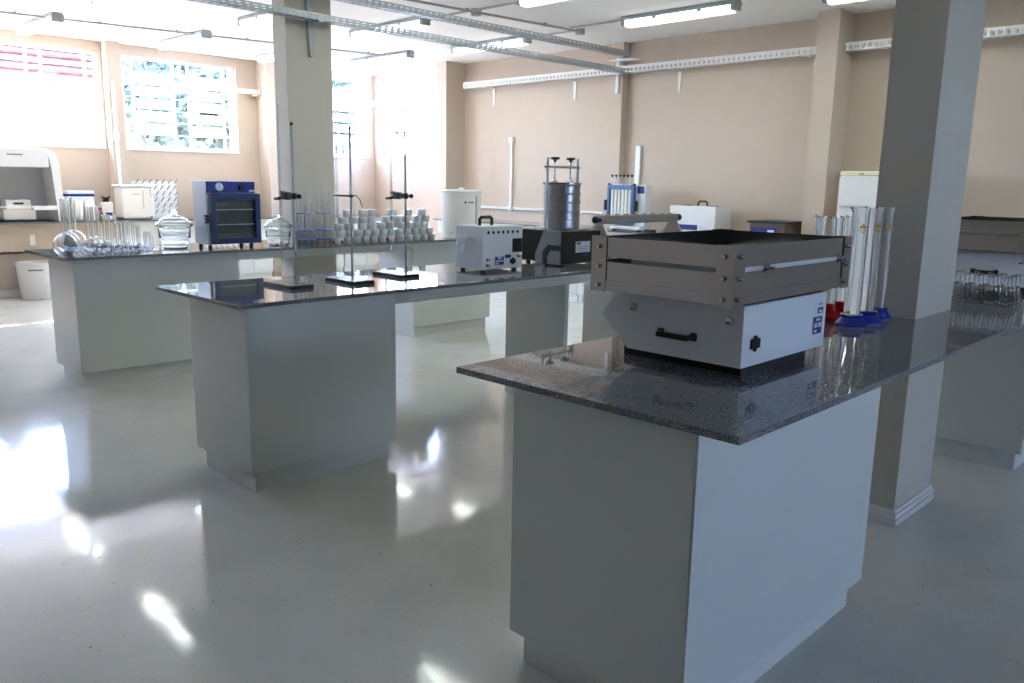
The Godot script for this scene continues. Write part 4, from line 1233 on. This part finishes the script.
	# two pegboards for drying glassware
	for a in [[4.60, 0.60, "white drying pegboard with rows of grey pegs behind the ivory container"], [5.62, 0.72, "white drying pegboard behind the oven"]]:
		t = thing("drying_pegboard", a[2], "pegboard", Vector3(a[0], y, -11.22))
		boxpart("board", t, M.white_gloss, -a[1] / 2, a[1] / 2, 0.02, 0.475, 0.0, 0.02, 0.004)
		boxpart("drip_tray", t, M.white_gloss, -a[1] / 2, a[1] / 2, 0.0, 0.02, 0.0, 0.09, 0.003)
		var nx := int(a[1] / 0.085)
		for r in 6:
			for i in nx:
				st = mb()
				var px: float = -a[1] / 2 + 0.045 + i * 0.085 + (0.02 if r % 2 else 0.0)
				rod(st, Vector3(px, 0.06 + r * 0.078, 0.02), Vector3(px + 0.012, 0.115 + r * 0.078, 0.085), 0.006, 6)
				obj("peg", st, M.grey_coat, t)
	# waste bin on the floor
	t = thing("waste_bin", "round white plastic bin with rim standing by the masonry bench", "bin", Vector3(2.93, 0, -10.62))
	st = mb()
	lathe(st, [Vector2(0, 0.01), Vector2(0.155, 0.0), Vector2(0.165, 0.01), Vector2(0.195, 0.40), Vector2(0.212, 0.405), Vector2(0.212, 0.425), Vector2(0.186, 0.425), Vector2(0.155, 0.03), Vector2(0, 0.03)], 28)
	obj("bucket", st, M.white_gloss, t)
	st = mb()
	for i in 7:
		bx(st, Vector3(-0.075 + i * 0.022, 0.345, 0.191), Vector3(0.018, 0.014, 0.004), 0.0, Transform3D(Basis(Vector3.UP, -0.2), Vector3.ZERO))
	obj("print", st, M.navy, t)
	# right wall conduits
	t = thing("wall_conduit", "white conduit with small boxes on the right wall above the worktop", "conduit", Vector3(8.235, 0, -8.14))
	st = mb()
	bb(st, -0.014, 0.014, 1.05, 1.08, -0.96, 1.66, 0.002)
	bb(st, -0.014, 0.014, 1.08, 1.97, -0.017, 0.017, 0.002)
	obj("pipe", st, M.window_frame, t)
	boxpart("box", t, M.window_frame, -0.035, 0.014, 1.95, 2.02, -0.04, 0.04, 0.004)
	boxpart("box", t, M.window_frame, -0.03, 0.014, 1.035, 1.095, -0.035, 0.035, 0.004)
	t = thing("wall_conduit", "broad white vertical duct on the right wall beside the pilaster", "conduit", Vector3(8.235, 0, -6.02))
	boxpart("pipe", t, M.window_frame, -0.014, 0.014, 0.90, 1.87, -0.035, 0.035, 0.003)
	# fat extractor with blue frame
	t = thing("extractor", "tall lab extractor with blue frame, white tubes and black-topped plungers", "extractor", Vector3(7.75, T, -5.88))
	boxpart("base", t, M.white_coat, -0.02, 0.20, 0.012, 0.05, -0.14, 0.30, 0.006)
	for z in [-0.10, 0.26]:
		boxpart("foot", t, M.black, 0.0, 0.03, 0.0, 0.012, z - 0.015, z + 0.015)
	boxpart("cabinet", t, M.white_coat, 0.05, 0.17, 0.05, 0.52, -0.16, 0.30, 0.006)
	boxpart("back_plate", t, M.silver_print, 0.035, 0.05, 0.08, 0.50, -0.19, 0.165)
	st = mb()
	bb(st, -0.01, 0.035, 0.07, 0.50, -0.20, -0.165, 0.003)
	bb(st, -0.01, 0.035, 0.07, 0.50, 0.145, 0.18, 0.003)
	bb(st, -0.01, 0.035, 0.46, 0.51, -0.165, 0.145, 0.003)
	bb(st, -0.01, 0.035, 0.07, 0.10, -0.165, 0.145, 0.003)
	obj("frame", st, M.mid_blue, t)
	for i in 6:
		st = mb()
		rod(st, Vector3(0.014, 0.10, -0.135 + i * 0.05), Vector3(0.014, 0.46, -0.135 + i * 0.05), 0.019, 12)
		obj("tube", st, M.white_gloss, t)
		st = mb()
		rod(st, Vector3(0.014, 0.51, -0.15 + i * 0.056), Vector3(0.014, 0.60, -0.15 + i * 0.056), 0.005, 8)
		var pl := obj("plunger", st, M.steel_bright, t)
		st = mb()
		lathe(st, [Vector2(0, 0.60), Vector2(0.010, 0.60), Vector2(0.018, 0.625), Vector2(0, 0.63)], 10, Transform3D(Basis.IDENTITY, Vector3(0.014, 0, -0.15 + i * 0.056)))
		obj("plunger_cap", st, M.black, pl)
	for z in [-0.222, 0.202]:
		boxpart("handle", t, M.black, -0.02, 0.03, 0.22, 0.34, z - 0.018, z + 0.018, 0.006)
		boxpart("latch", t, M.black, -0.005, 0.025, 0.505, 0.53, z * 0.85 - 0.01, z * 0.85 + 0.01, 0.002)
	boxpart("label", t, M.blue_label, 0.048, 0.05, 0.42, 0.50, 0.19, 0.285)
	# white instrument box with handle
	t = thing("instrument_box", "large white instrument box with carrying handle and blue strip on the right wall bench", "instrument", Vector3(7.75, T, -5.21))
	boxpart("body", t, M.white_gloss, 0.0, 0.33, 0.012, 0.305, 0.0, 0.57, 0.006)
	for z in [0.05, 0.52]:
		boxpart("foot", t, M.black, 0.02, 0.30, 0.0, 0.012, z - 0.02, z + 0.02)
	boxpart("label", t, M.blue_label, -0.0012, 0.0, 0.05, 0.105, 0.10, 0.36)
	for i in 3:
		boxpart("label_print", t, M.silver_print, -0.0018, 0.0, 0.055, 0.095, 0.38 + i * 0.035, 0.40 + i * 0.035)
	st = mb()
	tube(st, [Vector3(0.10, 0.305, 0.29), Vector3(0.10, 0.345, 0.30), Vector3(0.10, 0.355, 0.32), Vector3(0.10, 0.355, 0.38), Vector3(0.10, 0.345, 0.40), Vector3(0.10, 0.305, 0.41)], 0.010, 8)
	obj("handle", st, M.black, t)
	for z in [0.14, 0.20, 0.47, 0.53]:
		boxpart("lid_catch", t, M.black, 0.06, 0.10, 0.305, 0.311, z - 0.012, z + 0.012)
	t = thing("power_adapter", "black power adapter with cable lying on the right wall bench", "adapter", Vector3(7.70, T, -5.42))
	boxpart("case", t, M.black, -0.03, 0.03, 0.0, 0.03, -0.06, 0.06, 0.006)
	st = mb()
	tube(st, [Vector3(0.0, 0.012, -0.06), Vector3(0.03, 0.005, -0.12), Vector3(0.10, 0.005, -0.14), Vector3(0.16, 0.005, -0.13)], 0.004, 6)
	obj("cable", st, M.black, t)
	# flat heating plate
	t = thing("heating_plate", "low heating plate with dark lid and blue label before the deep pilaster", "heating plate", Vector3(7.68, T, -4.20))
	boxpart("case", t, M.brown, 0.0, 0.38, 0.012, 0.165, 0.0, 0.38, 0.004)
	boxpart("top_plate", t, M.charcoal, -0.02, 0.40, 0.165, 0.185, -0.02, 0.40, 0.003)
	boxpart("label", t, M.blue_label, -0.0012, 0.0, 0.04, 0.12, 0.02, 0.30)
	boxpart("label_print", t, M.silver_print, -0.0018, -0.0012, 0.06, 0.10, 0.20, 0.27)
	for z in [0.04, 0.34]:
		boxpart("foot", t, M.black, 0.03, 0.35, 0.0, 0.012, z - 0.02, z + 0.02)
	# refrigerator
	t = thing("refrigerator", "white upright refrigerator with cream top half hidden by the front column", "refrigerator", Vector3(7.62, 0, -3.30))
	boxpart("body", t, M.white_gloss, 0.06, 0.60, 0.04, 1.53, 0.0, 0.58, 0.015)
	boxpart("top_cover", t, M.cream, 0.02, 0.61, 1.53, 1.575, -0.005, 0.585, 0.012)
	boxpart("plinth", t, M.charcoal, 0.09, 0.58, 0.0, 0.04, 0.02, 0.56)
	for d in [[0.06, 1.04], [1.05, 1.53]]:
		var door := boxpart("door", t, M.white_gloss, 0.0, 0.055, d[0], d[1], 0.0, 0.58, 0.015)
		boxpart("handle", door, M.alum, -0.03, 0.0, (d[1] - 0.09 if d[0] < 1 else d[0] + 0.20), (d[1] - 0.06 if d[0] < 1 else d[0] + 0.225), 0.03, 0.30, 0.008)
	boxpart("badge", t, M.grey_coat, 0.0, 0.021, 1.545, 1.555, 0.18, 0.22)

# ---------------------------------------------------------------- outside
func tree(at: Vector3, h: float, r: float, label: String, seed_: int, mat: Material) -> void:
	var t := thing("garden_tree", label, "tree", at)
	var rng := RandomNumberGenerator.new()
	rng.seed = seed_
	var st := mb()
	rod(st, Vector3.ZERO, Vector3(0, h * 0.6, 0), 0.16, 10, 0.09)
	for i in 5:
		var a := rng.randf() * TAU
		rod(st, Vector3(0, h * (0.35 + 0.05 * i), 0), Vector3(cos(a) * r * 0.6, h * (0.55 + 0.06 * i), sin(a) * r * 0.6), 0.06, 8, 0.02)
	obj("trunk", st, M.bark, t)
	st = mb()
	for i in 6500:
		var d := Vector3(rng.randfn(), rng.randfn(), rng.randfn()).normalized() * pow(rng.randf(), 0.4)
		var p := Vector3(d.x * r, h * 0.66 + d.y * h * 0.36, d.z * r)
		var u := Vector3(rng.randfn(), rng.randfn(), rng.randfn()).normalized() * 0.16
		var v := u.cross(Vector3(rng.randfn(), rng.randfn(), rng.randfn())).normalized() * 0.07
		var n := u.cross(v).normalized()
		quad(st, p - u, p + v, p + u, p - v, n)
	var c := obj("crown", st, mat, t)
	c.set_meta("kind", "stuff")

func build_outside() -> void:
	struct(boxpart("ground", null, M.ground, -60, 60, -0.6, -0.25, -60, 60), "sunlit pale ground outside the building", "ground")
	var t := thing("neighbour_house", "white house with terracotta tiled roof outside the first window", "house", Vector3(3.7, -0.25, -24.0))
	boxpart("wall", t, M.render_white, -5.0, 4.6, 0.0, 4.2, -6.0, 0.0)
	var st := mb()
	prism(st, [Vector2(0.7, 4.1), Vector2(-3.0, 6.2), Vector2(-6.7, 4.1), Vector2(-6.7, 4.0), Vector2(0.7, 4.0)], -5.5, 5.1, Transform3D(Basis(Vector3(0, 0, 1), Vector3(0, 1, 0), Vector3(1, 0, 0)), Vector3.ZERO))
	var roof := obj("roof", st, M.roof, t)
	# courses of pan tiles on the slope that faces the lab
	var slope := Vector3(0, 2.1, -3.7).normalized()
	for i in 9:
		st = mb()
		var k := 0.15 + i * 0.46
		var p := Vector3(-0.2, 4.1, 0.7) + slope * k + Vector3(0, 0.05, 0.03)
		rod(st, p + Vector3(-5.3, 0, 0), p + Vector3(5.3, 0, 0), 0.07, 8)
		obj("tile_course", st, M.roof, roof)
	for x in [-3.2, -0.4, 2.4]:
		var w := boxpart("window", t, M.window_frame, x, x + 1.3, 1.1, 2.4, 0.0, 0.05)
		boxpart("pane", w, M.charcoal, x + 0.08, x + 1.22, 1.18, 2.32, 0.05, 0.06)
	tree(Vector3(9.2, -0.25, -18.6), 5.6, 2.2, "leafy green tree outside the second far window", 11, M.leaf)
	tree(Vector3(15.0, -0.25, -23.0), 5.4, 2.4, "dark green tree outside the far corner window", 12, M.leaf_dark)
	tree(Vector3(18.5, -0.25, -18.0), 4.4, 2.0, "rounded tree outside between the corner windows", 13, M.leaf)
	tree(Vector3(15.5, -0.25, -13.5), 4.0, 1.9, "low tree outside the right wall window", 14, M.leaf_dark)

# ---------------------------------------------------------------- scene
const LAMP := 0.5

func _ready() -> void:
	var cam := Camera3D.new()
	cam.name = "camera"
	cam.fov = 44.9003
	cam.near = 0.05
	cam.far = 200.0
	cam.keep_aspect = Camera3D.KEEP_HEIGHT
	add_child(cam)
	var pitch := -0.19106; var roll := 0.017295; var yaw := 0.7953055
	var fwd := Vector3(sin(yaw) * cos(pitch), sin(pitch), -cos(yaw) * cos(pitch))
	var right := Vector3(cos(yaw), 0, sin(yaw))
	var up := right.cross(fwd)
	var r2 := right * cos(roll) + up * sin(roll)
	var u2 := up * cos(roll) - right * sin(roll)
	cam.transform = Transform3D(Basis(r2, u2, -fwd), Vector3(0, 1.42836, 0))
	cam.current = true

	var we := WorldEnvironment.new()
	we.name = "environment"
	var e := Environment.new()
	e.background_mode = Environment.BG_SKY
	var sky := Sky.new()
	var sm := ProceduralSkyMaterial.new()
	sm.sky_top_color = Color(0.48, 0.65, 0.95)
	sm.sky_horizon_color = Color(0.80, 0.89, 1.0)
	sm.sky_curve = 0.25
	sm.ground_bottom_color = Color(0.45, 0.43, 0.38)
	sm.ground_horizon_color = Color(0.75, 0.78, 0.80)
	sm.sky_energy_multiplier = 5.0
	sm.ground_energy_multiplier = 3.0
	sky.sky_material = sm
	e.sky = sky
	e.tonemap_mode = Environment.TONE_MAPPER_LINEAR
	e.tonemap_exposure = 1.38
	e.sdfgi_enabled = true
	e.ssao_enabled = true
	e.ssil_enabled = true
	we.environment = e
	add_child(we)

	var sun := DirectionalLight3D.new()
	sun.name = "sun"
	sun.light_color = Color(1.0, 0.90, 0.78)
	sun.light_energy = 24.0
	sun.light_angular_distance = 0.53
	sun.shadow_enabled = true
	sun.sky_mode = DirectionalLight3D.SKY_MODE_LIGHT_ONLY
	add_child(sun)
	sun.look_at_from_position(Vector3.ZERO, Vector3(-0.15, -0.93, 1.0))

	make_materials()
	build_shell()
	build_columns()
	build_services()
	build_benches()
	build_bench_objects()
	build_wall_objects()
	build_outside()
